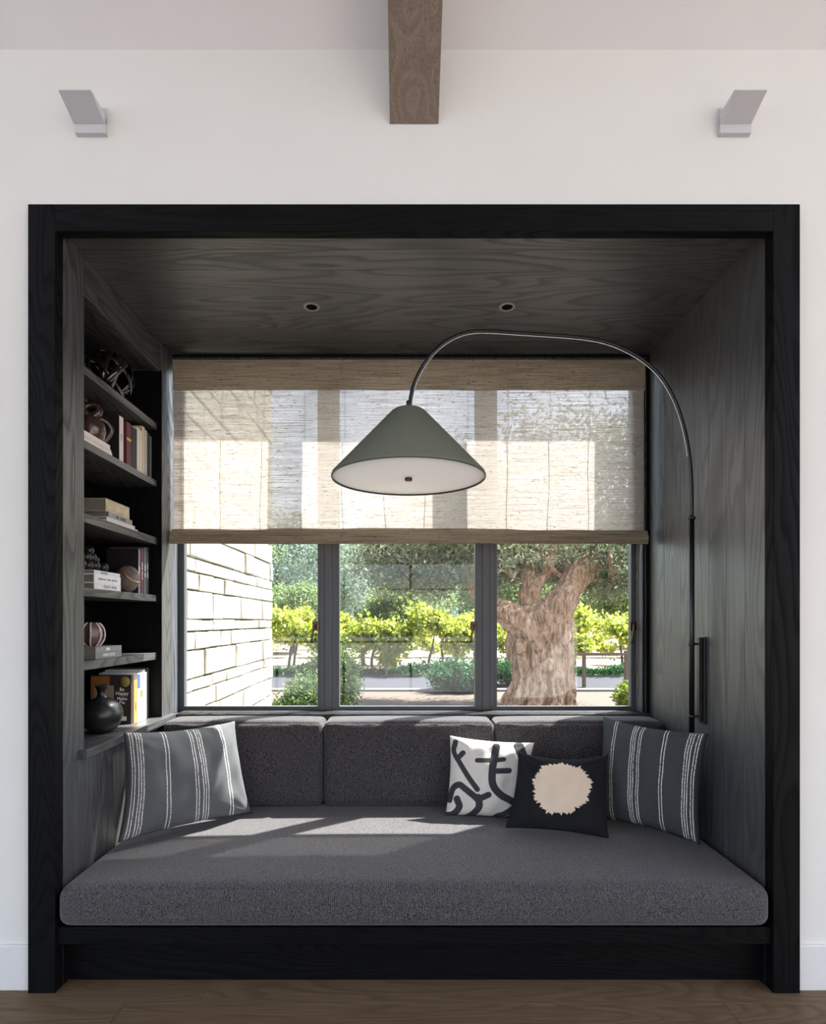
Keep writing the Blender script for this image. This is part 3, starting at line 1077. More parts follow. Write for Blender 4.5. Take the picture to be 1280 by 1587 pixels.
# ------------------------------------------------------------------ wall sconces
for s, l_ in ((-1, 'white angular metal sconce high on the wall, left of the beam'), (1, 'white angular metal sconce high on the wall, right of the beam')):
    px0, px1 = (120, 167.5) if s < 0 else (1112, 1160)
    a, b = at(px0, 0, YW).x, at(px1, 0, YW).x
    zt2, zb2 = at(0, 170, YW).z, at(0, 213, YW).z
    t = thing('wall_sconce', l_, 'sconce', ((a + b) / 2, YW, zb2), 'white wall sconces')
    box('back_plate', a, b, YW - .010, YW - .0005, zb2, zt2, M['sconce'], t, .001)
    zl = at(0, 197, YW).z
    box('lower_lip', a + (.0 if s > 0 else -.0), b, YW - .022, YW - .0105, zb2 + .002, zl - .004, M['sconce'], t, .001)
    # tilted reflector, narrow at its outer edge
    k0 = at(115 if s < 0 else 1115, 193, YW - .02); k1 = at(163 if s < 0 else 1163.5, 193, YW - .02)
    yo = -.10
    zo = at(0, 140, yo).z
    zi = k0.z
    ztop = at(0, 177, YW - .0225).z - .02
    xs0, xs1 = k0.x, k1.x
    V = [(xs0, YW - .0225, zi), (xs1, YW - .0225, zi), (xs1, yo, zo), (xs0, yo, zo),
         (xs0, YW - .0225, ztop + .02), (xs1, YW - .0225, ztop + .02), (xs1, yo, zo + .004), (xs0, yo, zo + .004)]
    mobj('reflector', V, [(0, 3, 2, 1), (4, 5, 6, 7), (0, 1, 5, 4), (1, 2, 6, 5), (2, 3, 7, 6), (3, 0, 4, 7)], M['sconce'], t)
    box('arm_block', (xs0 + xs1) / 2 - .03, (xs0 + xs1) / 2 + .03, YW - .0224, YW - .0101, zi + .004, zt2 - .004, M['sconce'], t)

# ------------------------------------------------------------------ books and ornaments
MC = {}
def colmat(key, rgb, rough=.55):
    if key not in MC:
        MC[key] = plain('book_' + key, s2l(*rgb), rough, noise=.08, scale=60)
    return MC[key]

colmat('pages', (222, 208, 182), .85)
pages_m = MC['pages']
shade_pages = colmat('shaded_pages', (128, 118, 106), .85)  # page blocks of lying books, shelf shade put into their colour
white_txt = colmat('white_print', (232, 228, 222))
dark_txt = colmat('dark_print', (48, 46, 48))
gold_txt = colmat('gold_print', (206, 170, 90))


def upright(label, pa, pb, X, z0, h, wdt, cov, group, front=None, spine=None):
    """standing book, its spine facing into the niche between photograph columns pa and pb"""
    ya, yb = depth_at(pa, X) + .0006, depth_at(pb, X) - .0006
    t = thing('book', label, 'book', ((X - wdt / 2), (ya + yb) / 2, z0), group)
    c = min(.003, (yb - ya) * .2)
    bm = bmesh.new()
    if front:
        box('front_board', X - wdt, X - .0005, ya - .0005, ya + c, z0 + .0003, z0 + h, front, t)
    else:
        bm_box(X - wdt, X, ya, ya + c, z0 + .0003, z0 + h, 0, bm)
    bm_box(X - wdt, X, yb - c, yb, z0 + .0003, z0 + h, 0, bm)
    bm_box(X - c, X, ya + c, yb - c, z0 + .0003, z0 + h, 0, bm)
    bmesh.ops.remove_doubles(bm, verts=bm.verts, dist=1e-6)
    bobj('cover', bm, cov, t)
    box('pages', X - wdt + .004, X - c, ya + c, yb - c, z0 + .003, z0 + h - .004, pages_m, t)
    return t, ya, yb


def flat_book(label, pa, pb, X, z0, th, wdt, cov, group, pa_y=None, pb_y=None):
    """book lying flat, spine facing into the niche"""
    ya = pa_y if pa_y is not None else depth_at(pa, X)
    yb = pb_y if pb_y is not None else depth_at(pb, X)
    t = thing('book', label, 'book', (X - wdt / 2, (ya + yb) / 2, z0), group)
    c = .003
    bm = bmesh.new()
    bm_box(X - wdt, X, ya, yb, z0 + .0003, z0 + c, 0, bm)
    bm_box(X - wdt, X, ya, yb, z0 + th - c, z0 + th, 0, bm)
    bm_box(X - c, X, ya, yb, z0 + c, z0 + th - c, 0, bm)
    bmesh.ops.remove_doubles(bm, verts=bm.verts, dist=1e-6)
    bobj('cover', bm, cov, t)
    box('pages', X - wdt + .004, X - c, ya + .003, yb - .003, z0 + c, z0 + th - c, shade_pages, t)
    return t, ya, yb


# top shelf: sphere of interlaced bands
X_, Y_ = -1.715, .80
rad = .155
cz_ = SHELF[0][0] + rad + .006
t = thing('woven_sphere', 'glossy black sphere of interlaced bands on the top shelf', 'sculpture', (X_, Y_, SHELF[0][0]))
gloss = plain('gloss_black_lacquer', (.012, .009, .008), .12, noise=.1, spec=.7, coat=.5)
rr = random.Random(12)
for k in range(11):
    ax = Vector((rr.gauss(0, 1), rr.gauss(0, 1), rr.gauss(0, 1))).normalized()
    u = ax.orthogonal().normalized()
    v = ax.cross(u)
    hw = rr.uniform(.010, .02)
    r0 = rad - .0009 * k - .002
    vs_, fs = [], []
    n = 72
    for i in range(n):
        a = 2 * math.pi * i / n
        dr = u * math.cos(a) + v * math.sin(a)
        for off, ro in ((-hw, r0), (hw, r0), (hw, r0 - .005), (-hw, r0 - .005)):
            d = (dr * ro + ax * off)
            d = d.normalized() * (ro)
            vs_.append(Vector((X_, Y_, cz_)) + d)
    for i in range(n):
        for j in range(4):
            a, b = i * 4 + j, i * 4 + (j + 1) % 4
            c, d = ((i + 1) % n) * 4 + (j + 1) % 4, ((i + 1) % n) * 4 + j
            fs.append((a, b, c, d))
    mobj('band', vs_, fs, gloss, t, True)

# second shelf
z = SHELF[1][0]
g2 = 'books on the second shelf'
flat_book('pale book at the bottom of the low stack under the brown figure', 0, 174, -1.575, z, .024, .2, colmat('offwhite', (226, 216, 208)), g2, pa_y=.30)
flat_book('thin cream book in the middle of the low stack under the brown figure', 0, 172.5, -1.578, z + .0243, .014, .2, colmat('cream2', (212, 202, 188)), g2, pa_y=.29)
flat_book('pinkish white book directly under the brown figure', 0, 170.5, -1.582, z + .0386, .024, .2, colmat('pinkwhite', (232, 216, 210)), g2, pa_y=.28)
t = thing('knotted_figure', 'dark brown glossy knotted ceramic figure standing on flat books', 'sculpture', (-1.67, .545, z + .0629))
bz = z + .063
brown = plain('brown_glaze', s2l(74, 52, 42), .22, noise=.25, scale=14, coat=.4)
lathe('body', [(.03, 0), (.045, .004), (.058, .03), (.066, .07), (.06, .105), (.042, .13), (.03, .142)], (-1.67, .545, bz), brown, t, 40, lambda a, r, zz: r * (1 + .14 * math.cos(a - .6) + .06 * math.sin(3 * a)))
tube('fin', catmull([(-1.63, .58, bz + .005), (-1.605, .60, bz + .05), (-1.59, .605, bz + .09), (-1.605, .59, bz + .125), (-1.635, .565, bz + .14)], 6), .013, brown, t, 12)
tube('knot', catmull([(-1.69, .54, bz + .135), (-1.655, .555, bz + .15), (-1.635, .57, bz + .18), (-1.65, .565, bz + .208), (-1.68, .55, bz + .205), (-1.70, .535, bz + .18), (-1.69, .54, bz + .15)], 6), [.016 + .006 * math.sin(i / 5) for i in range(37)], brown, t, 12)
tube('knot', catmull([(-1.66, .55, bz + .138), (-1.69, .535, bz + .16), (-1.715, .525, bz + .195), (-1.705, .525, bz + .22), (-1.68, .535, bz + .222)], 6), .014, brown, t, 12)
XU = -1.585
for (pa, pb, h, wd, cm, lab) in (
        (184.5, 191.3, .262, .20, ('whitecloth', (222, 206, 202)), 'white-spined book, first upright after the stack under the brown figure'),
        (196.2, 203, .258, .17, ('burgundy', (92, 34, 40)), 'burgundy leather-spined upright book on the second shelf'),
        (203.2, 212, .25, .17, ('blackcloth', (22, 20, 22)), 'black upright book beside the burgundy one'),
        (212.2, 216.2, .268, .19, ('rosewhite', (222, 204, 202)), 'slim rose-white upright book next to the black one'),
        (216.4, 219.8, .262, .19, ('yellowwhite', (216, 212, 186)), 'slim pale yellow upright book on the second shelf'),
        (220.0, 224.2, .298, .24, ('sand', (208, 186, 156)), 'tall sand-coloured upright book, tallest on the second shelf'),
        (224.4, 228.0, .288, .2, ('silver', (176, 174, 170)), 'silver grey upright book right of the sand-coloured one'),
        (228.2, 231.8, .282, .2, ('darkgreen', (52, 54, 48)), 'dark mottled upright book, second from the right on the second shelf'),
        (232.0, 235.0, .272, .2, ('greystone', (128, 126, 120)), 'grey upright book, rightmost on the second shelf')):
    t, ya, yb = upright(lab, pa, pb, XU, z, h, wd, colmat(*cm), g2, colmat('darkboard', (30, 22, 24)) if cm[0] == 'whitecloth' else None)
    if cm[0] == 'burgundy':
        box('title_band', XU + .0002, XU + .0012, ya + .001, yb - .001, z + h * .60, z + h * .66, gold_txt, part_of(t, 'cover'))
    if cm[0] == 'whitecloth':
        title_marks(4, .016, (XU + .0004, (ya + yb) / 2, z + h * .55), (0, 0, -1), (0, 1, 0), dark_txt, part_of(t, 'cover'))

# third shelf
z = SHELF[2][0]
g3 = 'stacked books on the third shelf'
flat_book('white book at the bottom of the stack on the third shelf', 166, 214, -1.578, z, .013, .2, colmat('white1', (222, 220, 216)), g3)
flat_book('thin white book second from the bottom on the third shelf', 165.5, 209, -1.58, z + .0133, .017, .2, colmat('white2', (214, 212, 208)), g3)
t, ya, yb = flat_book('grey lettered book below the thick tan one', 168.5, 205, -1.578, z + .0306, .027, .2, colmat('grey1', (150, 148, 146)), g3)
title_marks(9, .020, (-1.5776, (ya + yb) / 2, z + .044), (0, 1, 0), (0, 0, 1), dark_txt, part_of(t, 'cover'), (3,))
linen = plain('tan_linen', s2l(196, 180, 150), .8, noise=.22, scale=28)
flat_book('thick tan linen-bound book on top of the third-shelf stack', 164, 200.5, -1.58, z + .0579, .068, .2, linen, g3)

# fourth shelf
z = SHELF[3][0]
g4 = 'books on the fourth shelf'
t, ya, yb = flat_book('white book lettered in grey at the bottom under the black bead cluster', 146, 187.2, -1.58, z, .034, .2, colmat('white3', (226, 224, 224)), g4)
text_part('lettering', 'PLENTY MORE', .021, (-1.5797, ya * .42 + yb * .58, z + .017), (0, 1, 0), (0, 0, 1), dark_txt, part_of(t, 'cover'))
t, ya, yb = flat_book('thick white book in the middle under the black bead cluster', 146, 187, -1.581, z + .0343, .044, .2, colmat('white4', (234, 232, 234)), g4)
title_marks(22, .014, (-1.5807, (ya + yb) / 2, z + .056), (0, 1, 0), (0, 0, 1), dark_txt, part_of(t, 'cover'), (9,14,))
t, ya, yb = flat_book('thin white book directly under the black bead cluster', 146, 186, -1.582, z + .0786, .020, .2, colmat('white5', (220, 218, 220)), g4)
title_marks(7, .015, (-1.5817, ya * .62 + yb * .38, z + .0885), (0, 1, 0), (0, 0, 1), dark_txt, part_of(t, 'cover'))
zt4 = z + .0989
t = thing('bead_cluster', 'black cluster of round ceramic beads lying on white books', 'sculpture', (-1.66, .47, zt4))
satin = plain('black_satin_ceramic', (.010, .010, .011), .28, noise=.15, spec=.5)
rr = random.Random(5)
BE = [(-1.69, .40, .026, 0), (-1.645, .415, .027, 0), (-1.69, .455, .027, 0), (-1.64, .47, .026, 0), (-1.685, .51, .028, 0), (-1.635, .525, .028, 0), (-1.615, .575, .025, 0), (-1.665, .57, .026, 0),
      (-1.665, .435, .026, .04), (-1.66, .49, .028, .042), (-1.655, .53, .028, .044), (-1.65, .555, .024, .036), (-1.66, .515, .026, .082), (-1.69, .475, .022, .05)]
for (x, y, r_, dz) in BE:
    lathe('bead', [(.0008, 0)] + [(r_ * math.sin(math.pi * k / 12), r_ - r_ * math.cos(math.pi * k / 12)) for k in range(1, 12)] + [(.0008, 2 * r_)], (x, y, zt4 + dz + .0003), satin, t, 20)
geode = plain('mottled_stone', s2l(98, 84, 78), .5, noise=.45, scale=22, bump=.3)
X_, Y_ = -1.622, depth_at(197.5, -1.622)
t = thing('stone_egg', 'mottled grey bronze stone egg with a gold vein on the fourth shelf', 'ornament', (X_, Y_, z))
def egg(name, mat, parent, sx, sz, cz0, tilt, clipf=None):
    vs_, fs = [], []
    n, m_ = 36, 24
    for i in range(m_ + 1):
        a = math.pi * i / m_
        for k in range(n):
            b = 2 * math.pi * k / n
            p = Vector((sx * math.sin(a) * math.cos(b), sx * math.sin(a) * math.sin(b), -sz * math.cos(a) * (1 + .05 * math.cos(a))))
            p = Matrix.Rotation(tilt, 3, 'X') @ p
            vs_.append(Vector((X_, Y_, cz0)) + p)
    for i in range(m_):
        for k in range(n):
            fs.append((i * n + k, i * n + (k + 1) % n, (i + 1) * n + (k + 1) % n, (i + 1) * n + k))
    return mobj(name, vs_, fs, mat, parent, True)
egg('egg_body', geode, t, .066, .082, z + .0845, -.35)
cpath = []
for k in range(40):
    b = 2 * math.pi * k / 40
    p = Vector((.0665 * math.cos(b), .0665 * math.sin(b), .012 + .012 * math.sin(2 * b)))
    p.x *= .985; p.y *= .985
    p = Matrix.Rotation(-.35, 3, 'X') @ Matrix.Rotation(.5, 3, 'Y') @ p
    cpath.append(Vector((X_, Y_, z + .0845)) + p)
tube('gold_vein', cpath, .0035, plain('gold_leaf', s2l(214, 168, 96), .35, metal=.8), t, 8, True)
for (pa, pb, h, wd, cm, lab) in (
        (214.2, 217.4, .27, .19, ('slate', (118, 120, 122)), 'slate grey upright book behind the stone egg'),
        (218.4, 222.4, .275, .2, ('maroon', (88, 42, 58)), 'maroon upright book with white title on the fourth shelf'),
        (223.2, 226.6, .288, .21, ('charcoal', (88, 86, 86)), 'charcoal lettered upright book right of the maroon one'),
        (227.0, 230.4, .292, .22, ('speckle', (58, 54, 52)), 'speckled dark upright book, rightmost on the fourth shelf')):
    t, ya, yb = upright(lab, pa, pb, -1.59, z, h, wd, colmat(*cm), g4, colmat('darkboard', (30, 22, 24)) if cm[0] == 'slate' else None)
    title_marks({'slate': 7, 'maroon': 12, 'charcoal': 9, 'speckle': 11}[cm[0]], .014, (-1.5897, (ya + yb) / 2, z + h * .5), (0, 0, -1), (0, 1, 0), white_txt, part_of(t, 'cover'), (5,))

# fifth shelf
z = SHELF[4][0]
g5 = 'grey books on the fifth shelf'
t, ya, yb = flat_book('grey book lettered WINE FOOD, lower of the pair under the ribbed ornament', 148, 188.3, -1.585, z, .034, .2, colmat('midgrey', (122, 122, 120)), g5)
text_part('lettering', 'WINE FOOD', .022, (-1.5847, (ya + yb) / 2, z + .017), (0, 1, 0), (0, 0, 1), white_txt, part_of(t, 'cover'))
t, ya, yb = flat_book('grey book, upper of the pair under the ribbed ornament', 148, 188.3, -1.585, z + .0343, .028, .2, colmat('midgrey2', (132, 131, 128)), g5)
title_marks(3, .022, (-1.5847, ya * .52 + yb * .48, z + .048), (0, 1, 0), (0, 0, 1), white_txt, part_of(t, 'cover'))
zt5 = z + .0626
X_, Y_ = -1.665, depth_at(144, -1.665)
t = thing('ribbed_ornament', 'brown fluted pod-shaped ornament with pale edges on grey books', 'ornament', (X_, Y_, zt5))
fl0 = plain('copper_glaze', s2l(108, 84, 78), .35, noise=.2, scale=18, coat=.3)
fl1 = plain('pale_rib', s2l(214, 196, 192), .4, noise=.06)
prof = [(.02, 0), (.034, .006), (.05, .03), (.056, .06), (.052, .09), (.04, .112), (.028, .124), (.004, .128)]
lathe('core', [(r * .9, q) for r, q in prof], (X_, Y_, zt5), fl0, t, 60, lambda a, r, q: r * (1 - .10 * abs(math.cos(3.5 * a))))
for k in range(7):
    a0 = 2 * math.pi * k / 7 + .35
    pts = []
    for r, q in prof[:-1]:
        aa = a0 + .18 * math.sin(q * 24)
        pts.append((X_ + (r * 1.02) * math.cos(aa), Y_ + (r * 1.02) * math.sin(aa), zt5 + q))
    tube('rib', catmull(pts, 4), .0042, fl1, t, 8)

# bottom ledge
z = ZL
X_, Y_ = -1.645, depth_at(157.5, -1.645)
t = thing('round_vase', 'matte black round vase with a flared narrow neck on the ledge', 'vase', (X_, Y_, z))
vprof = [(.035, .0004), (.05, .003), (.078, .025), (.098, .06), (.106, .095), (.1, .128), (.08, .158), (.05, .178), (.028, .19), (.021, .205), (.022, .225), (.034, .252), (.033, .255), (.03, .253), (.018, .23)]
vm = plain('black_burnished_clay', (.014, .013, .014), .32, noise=.2, scale=8, spec=.5)
pr = catmull([(a, 0, b) for a, b in vprof], 3)
lathe('vase_body', [(max(.002, p.x), p.z) for p in pr], (X_, Y_, z), vm, t, 64)
g6 = 'books on the bottom ledge'
XL = -1.60
t, ya, yb = upright('dark cookbook whose cover reads Be Happy Make Pie, behind the black vase', 203, 207.2, XL, z, .285, .235, colmat('piebrown', (54, 42, 38)), g6)
yf = ya - .0006
cov_or = colmat('pieorange', (150, 92, 48))
box('cover_band', XL - .234, XL - .125, yf, yf + .0006, z + .004, z + .28, cov_or, t)
box('cover_panel', XL - .215, XL - .10, yf - .0006, yf, z + .05, z + .225, colmat('piecream', (150, 132, 112)), t)
for s_, sz_, zz in (('Be', .027, .202), ('Happy', .029, .179), ('Make', .028, .149), ('Pie', .028, .126)):
    text_part('lettering', s_, sz_, (XL - .052, yf - .0006, z + zz), (1, 0, 0), (0, 0, 1), white_txt, part_of(t, 'cover'), .0005)
cp = lathe('cover_picture', [(.001, 0), (.031, 0), (.031, .0005), (.001, .0005)], (0, 0, 0), colmat('pieyellow', (150, 128, 70)), t, 32)
cp.data.transform(Matrix.Translation(Vector((XL - .036, yf - .0006, z + .248)) - Vector(t.location)) @ Matrix.Rotation(math.radians(90), 4, 'X') @ Matrix.Translation(Vector(t.location)))
box('barcode', XL - .066, XL - .026, yf - .0008, yf, z + .02, z + .045, white_txt, t)
for (pa, pb, h, wd, cm, lab, tx) in (
        (207.5, 213, .255, .22, ('orange', (186, 128, 72)), 'orange patterned upright book next to the dark cookbook', 5),
        (213.2, 217.2, .292, .23, ('bluewhite', (222, 222, 234)), 'white upright book with blue top on the bottom ledge', 6),
        (217.4, 221, .296, .23, ('greenwhite', (206, 212, 186)), 'pale green upright book on the bottom ledge', 6),
        (221.2, 224.6, .304, .23, ('white6', (236, 234, 228)), 'tall white upright book, tallest on the bottom ledge', 5),
        (224.8, 228, .288, .23, ('white7', (240, 238, 230)), 'slim ivory upright book, second from the right on the ledge', None),
        (228.2, 231, .31, .24, ('fringe', (92, 84, 70)), 'dark brown upright book, rightmost on the bottom ledge', None)):
    t, ya, yb = upright(lab, pa, pb, XL, z, h, wd, colmat(*cm), g6)
    if tx:
        title_marks(tx, .016, (XL + .0003, (ya + yb) / 2, z + h * .38), (0, 0, 1), (0, -1, 0), dark_txt, part_of(t, 'cover'))
    if cm[0] == 'bluewhite':
        box('title_block', XL + .0002, XL + .001, ya + .0005, yb - .0005, z + h * .68, z + h * .97, colmat('blue', (70, 88, 156)), t)
    if cm[0] == 'greenwhite':
        box('title_block', XL + .0002, XL + .001, ya + .0005, yb - .0005, z + h * .48, z + h * .62, colmat('green', (110, 124, 60)), t)

# ------------------------------------------------------------------ outdoors
ZG = -0.15
def gy(py): return (EYE_Z - ZG) * F_PX / (py - VPY) + EYE_Y

gravel = plain('gravel', s2l(92, 83, 77), .95, noise=.28, scale=60, spec=.1, bump=.6)
asphalt = plain('asphalt', s2l(56, 56, 62), .9, noise=.12, scale=40, spec=.15)
soil = plain('vineyard_soil', s2l(140, 122, 108), .95, noise=.12, scale=4, spec=.1)
concrete = plain('kerb_concrete', s2l(112, 110, 110), .85, noise=.08, scale=12)
grass = plain('verge_grass', s2l(84, 96, 54), .95, noise=.3, scale=20)
def ground(name, x0, x1, y0, y1, z, m):
    o = box(name, x0, x1, y0, y1, z - .2, z, m)
    o['kind'] = 'structure'
    return o
yk = gy(1072)
ground('gravel_yard', -40, 60, 1.476, yk, ZG, gravel)
ground('road', -60, 80, yk + .25, gy(1046), ZG - .02, asphalt)
ground('verge', -60, 80, gy(1046), gy(1040), ZG - .01, grass)
ground('vineyard_ground', -150, 180, gy(1040), 260, ZG - .02, soil)
ground('terrace', -60, 60, -60, -7.1, ZG, plain('pale_terrace', s2l(130, 129, 130), .9, noise=.05, scale=3))
o = box('kerb', -40, 60, yk, yk + .25, ZG - .1, ZG + .06, concrete, None, .02)
o['kind'] = 'structure'

# wing wall of white stone, each stone its own piece
XWG = -1.6
YWE = depth_at(422, XWG)
ww = thing('wall_wing', kind='structure')
box('core', XWG - .3, XWG - .04, 1.477, YWE - .004, ZG - .1, 4.6, M['mortar'], ww)
lines = [1210, 1182, 1150, 1128, 1104, 1077, 1050, 1031, 1019, 991, 973, 961, 933, 915, 901, 875, 846, 820, 800, 768, 742, 722, 690, 664, 640, 612, 585, 560, 538, 510, 490]
zs = [EYE_Z - (p - VPY) * (YWE - EYE_Y) / F_PX for p in lines]
rr = random.Random(21)
for za, zb2 in zip(zs[:-1], zs[1:]):
    y = 1.478 - rr.uniform(0, .2)
    while y < YWE - .02:
        l_ = rr.uniform(.22, .62) * (1.25 if zb2 - za > .15 else 1)
        e = min(YWE, y + l_)
        if YWE - e < .1: e = YWE
        a = max(1.478, y)
        if e - a > .03:
            jx = rr.uniform(-.009, .009)
            g_ = rr.uniform(.007, .013)
            bm = bm_box(XWG - .06, XWG + jx, a + g_ / 2, e - g_ / 2 if e < YWE else e, za + g_ / 2, zb2 - g_ / 2, .008, None, 1)
            for v in bm.verts:
                v.co += Vector((rr.uniform(-.003, .003), rr.uniform(-.003, .003), rr.uniform(-.004, .004)))
            bobj('stone', bm, M['wing_stone'], ww)
        y = e


def leaves(name, pts, size, asp, mat, parent, seed, up=0.0, kind='stuff'):
    """leaf blades (folded diamonds) at the given points"""
    rs_ = np.random.RandomState(seed)
    n = len(pts)
    d = rs_.normal(size=(n, 3)); d[:, 2] += up
    d /= np.linalg.norm(d, axis=1)[:, None]
    e = rs_.normal(size=(n, 3))
    e -= (e * d).sum(1)[:, None] * d
    e /= np.linalg.norm(e, axis=1)[:, None]
    s = size * rs_.uniform(.65, 1.35, size=n)[:, None]
    p = pts
    v = np.stack([p, p + d * s * .5 + e * s * asp, p + d * s, p + d * s * .5 - e * s * asp], 1).reshape(-1, 3)
    off = np.array(root_loc(parent)) if parent else 0
    v = v - off
    me = bpy.data.meshes.new(name)
    me.vertices.add(4 * n)
    me.vertices.foreach_set('co', v.astype(np.float32).ravel())
    me.loops.add(4 * n)
    me.loops.foreach_set('vertex_index', np.arange(4 * n, dtype=np.int32))
    me.polygons.add(n)
    me.polygons.foreach_set('loop_start', np.arange(0, 4 * n, 4, dtype=np.int32))
    me.update(calc_edges=True)
    o = link(name, me, mat, parent)
    if kind: o['kind'] = kind
    return o


def cloud(seed, c, rad, n, clumps, spread, shell=.55):
    rs_ = np.random.RandomState(seed)
    q = rs_.normal(size=(clumps, 3))
    q /= np.linalg.norm(q, axis=1)[:, None]
    q *= rs_.uniform(shell, 1.0, size=(clumps, 1)) 
    q = q * np.array(rad) + np.array(c)
    k = rs_.randint(0, clumps, n)
    return q[k] + rs_.normal(size=(n, 3)) * spread


# bark
m, nt = new_mat('olive_bark')
out = N(nt, 'OutputMaterial'); p = N(nt, 'BsdfPrincipled'); p.inputs['Roughness'].default_value = .95; p.inputs['Specular IOR Level'].default_value = .1
g = N(nt, 'NewGeometry'); mp = N(nt, 'Mapping'); mp.inputs['Scale'].default_value = (7, 7, 1.6)
nt.links.new(g.outputs['Position'], mp.inputs['Vector'])
t1 = N(nt, 'TexNoise', in_Scale=2.2, in_Detail=6.0, in_Roughness=.7, in_Distortion=.6)
nt.links.new(mp.outputs[0], t1.inputs['Vector'])
r1 = ramp(nt, [(.32, s2l(62, 46, 38)), (.48, s2l(160, 130, 112)), (.7, s2l(214, 190, 170))])
nt.links.new(t1.outputs['Fac'], r1.inputs['Fac']); nt.links.new(r1.outputs['Color'], p.inputs['Base Color'])
bb = N(nt, 'Bump', in_Strength=.9, in_Distance=.06)
nt.links.new(t1.outputs['Fac'], bb.inputs['Height']); nt.links.new(bb.outputs['Normal'], p.inputs['Normal'])
nt.links.new(p.outputs[0], out.inputs[0])
M['bark'] = m

# the old olive tree
YT = gy(1093)
S_ = F_PX / (YT - EYE_Y)
def tp(px, py, dy=0.0): return at(px, py, YT + dy)
tb = tp(843, 1093); tb.z = ZG
ol = thing('olive_tree', 'ancient olive tree with a thick gnarled fluted trunk outside the right casement', 'tree', tb)
prof = [(1100, 66, 832), (1092, 58, 833), (1078, 52, 836), (1055, 48, 839), (1035, 47, 839), (1012, 49, 838), (992, 50, 837), (975, 50, 835), (960, 49, 834), (950, 44, 834), (942, 34, 836), (935, 20, 838)]
pf = catmull([(c, w_, py) for py, w_, c in prof], 6)
tv, tf = [], []
seg = 140
hs = [random.Random(3).uniform(0, 6.28) for _ in range(6)]
for i, q in enumerate(pf):
    zz = EYE_Z - (q.z - VPY) / S_
    cx = (q.x - VPX) / S_
    v_ = i / len(pf)
    for k in range(seg):
        a = 2 * math.pi * k / seg
        tw = a + .5 * v_
        low = max(0.0, 1 - 1.25 * v_)
        groove = max(0.0, math.sin(9 * tw + hs[0] + 1.1 * math.sin(6 * v_ + 2))) ** 3
        fl_ = -.62 * groove * (.15 + .85 * low)
        fl_ += .05 * math.sin(17 * tw + hs[1] + 3 * math.sin(5 * v_))
        fl_ += .12 * math.sin(4 * a + 10 * v_ + hs[2]) * math.sin(13 * v_ + 3 * a + hs[3]) * min(1, .2 + 1.3 * v_)
        fl_ += .05 * math.sin(9 * a - 17 * v_ + hs[4])
        r_ = q.y / S_ * (1 + fl_)
        tv.append((cx + r_ * math.cos(a), YT + .75 * r_ * math.sin(a), zz))
n_ = len(pf)
for i in range(n_ - 1):
    for k in range(seg):
        k2 = (k + 1) % seg
        tf.append((i * seg + k, i * seg + k2, (i + 1) * seg + k2, (i + 1) * seg + k))
tf.append(tuple((n_ - 1) * seg + k for k in range(seg)))
tf.append(tuple(range(seg - 1, -1, -1)))
def limb(pts, radii, name='limb', big=True):
    P = catmull([tp(a, b, d) for a, b, d in pts], 8)
    n = len(P)
    rr_ = [np.interp(i / (n - 1), np.linspace(0, 1, len(radii)), radii) / S_ for i in range(n)]
    ph_ = R.uniform(0, 6)
    o = tube(name, P, rr_, M['bark'], ol, 28, lump=lambda an, v: 1 + .13 * math.sin(3 * an + 7 * v + ph_) + .08 * math.sin(7 * an + 15 * v) + .10 * math.sin(19 * v + ph_))
    if big:
        b = len(tv)
        tv.extend([tuple(v.co + ol.location) for v in o.data.vertices])
        tf.extend([tuple(b + i for i in f.vertices) for f in o.data.polygons])
        bpy.data.objects.remove(o)
    return o
limb([(820, 990, -.15), (806, 966, -.2), (788, 951, -.2), (762, 938, -.1), (742, 915, .2), (728, 885, .4), (722, 850, .5), (700, 800, .5)], [26, 23, 19, 17, 15, 13, 10, 6])
limb([(828, 975, .1), (824, 945, .1), (821, 918, .15), (820, 892, .2), (830, 855, .4), (838, 800, .6)], [22, 18, 15, 12, 9, 6])
limb([(850, 985, 0), (860, 955, -.1), (872, 930, -.15), (886, 905, -.1), (903, 882, .0), (923, 862, .2), (945, 820, .4), (960, 770, .6)], [30, 25, 22, 20, 17, 12, 9, 5])
limb([(882, 905, .1), (880, 880, .3), (872, 855, .5), (868, 800, .8)], [12, 10, 8, 5])
limb([(826, 915, .1), (845, 890, .0), (856, 862, -.2), (862, 830, -.3)], [9, 7, 6, 4])
limb([(818, 905, .2), (810, 880, .3), (814, 850, .6)], [8, 6, 4])
rb_ = random.Random(9)
for k in range(16):   # burls on the upper trunk
    a, py = rb_.uniform(3.5, 6.0), rb_.uniform(955, 1035)
    rr_ = rb_.uniform(5, 11) / S_
    c = Vector(tp(838, py)) + Vector((math.cos(a) * 46 / S_, .75 * math.sin(a) * 46 / S_, 0))
    b = len(tv)
    for i in range(7):
        for j in range(10):
            th, ph_ = math.pi * (i + .5) / 7, 2 * math.pi * j / 10
            tv.append(tuple(c + Vector((rr_ * math.sin(th) * math.cos(ph_), rr_ * math.sin(th) * math.sin(ph_), rr_ * 1.3 * math.cos(th)))))
    for i in range(6):
        for j in range(10):
            tf.append((b + i * 10 + j, b + (i + 1) * 10 + j, b + (i + 1) * 10 + (j + 1) % 10, b + i * 10 + (j + 1) % 10))
    tf.append(tuple(b + j for j in range(10))); tf.append(tuple(b + 60 + j for j in range(9, -1, -1)))
tmp = mobj('trunk', tv, tf, M['bark'], ol)
md = tmp.modifiers.new('blend', 'REMESH'); md.mode = 'VOXEL'; md.voxel_size = .03; md.use_smooth_shade = True
md = tmp.modifiers.new('soften', 'SMOOTH'); md.iterations = 3
tx = bpy.data.textures.new('bark_relief', 'CLOUDS')
tx.noise_scale = .16; tx.noise_depth = 4
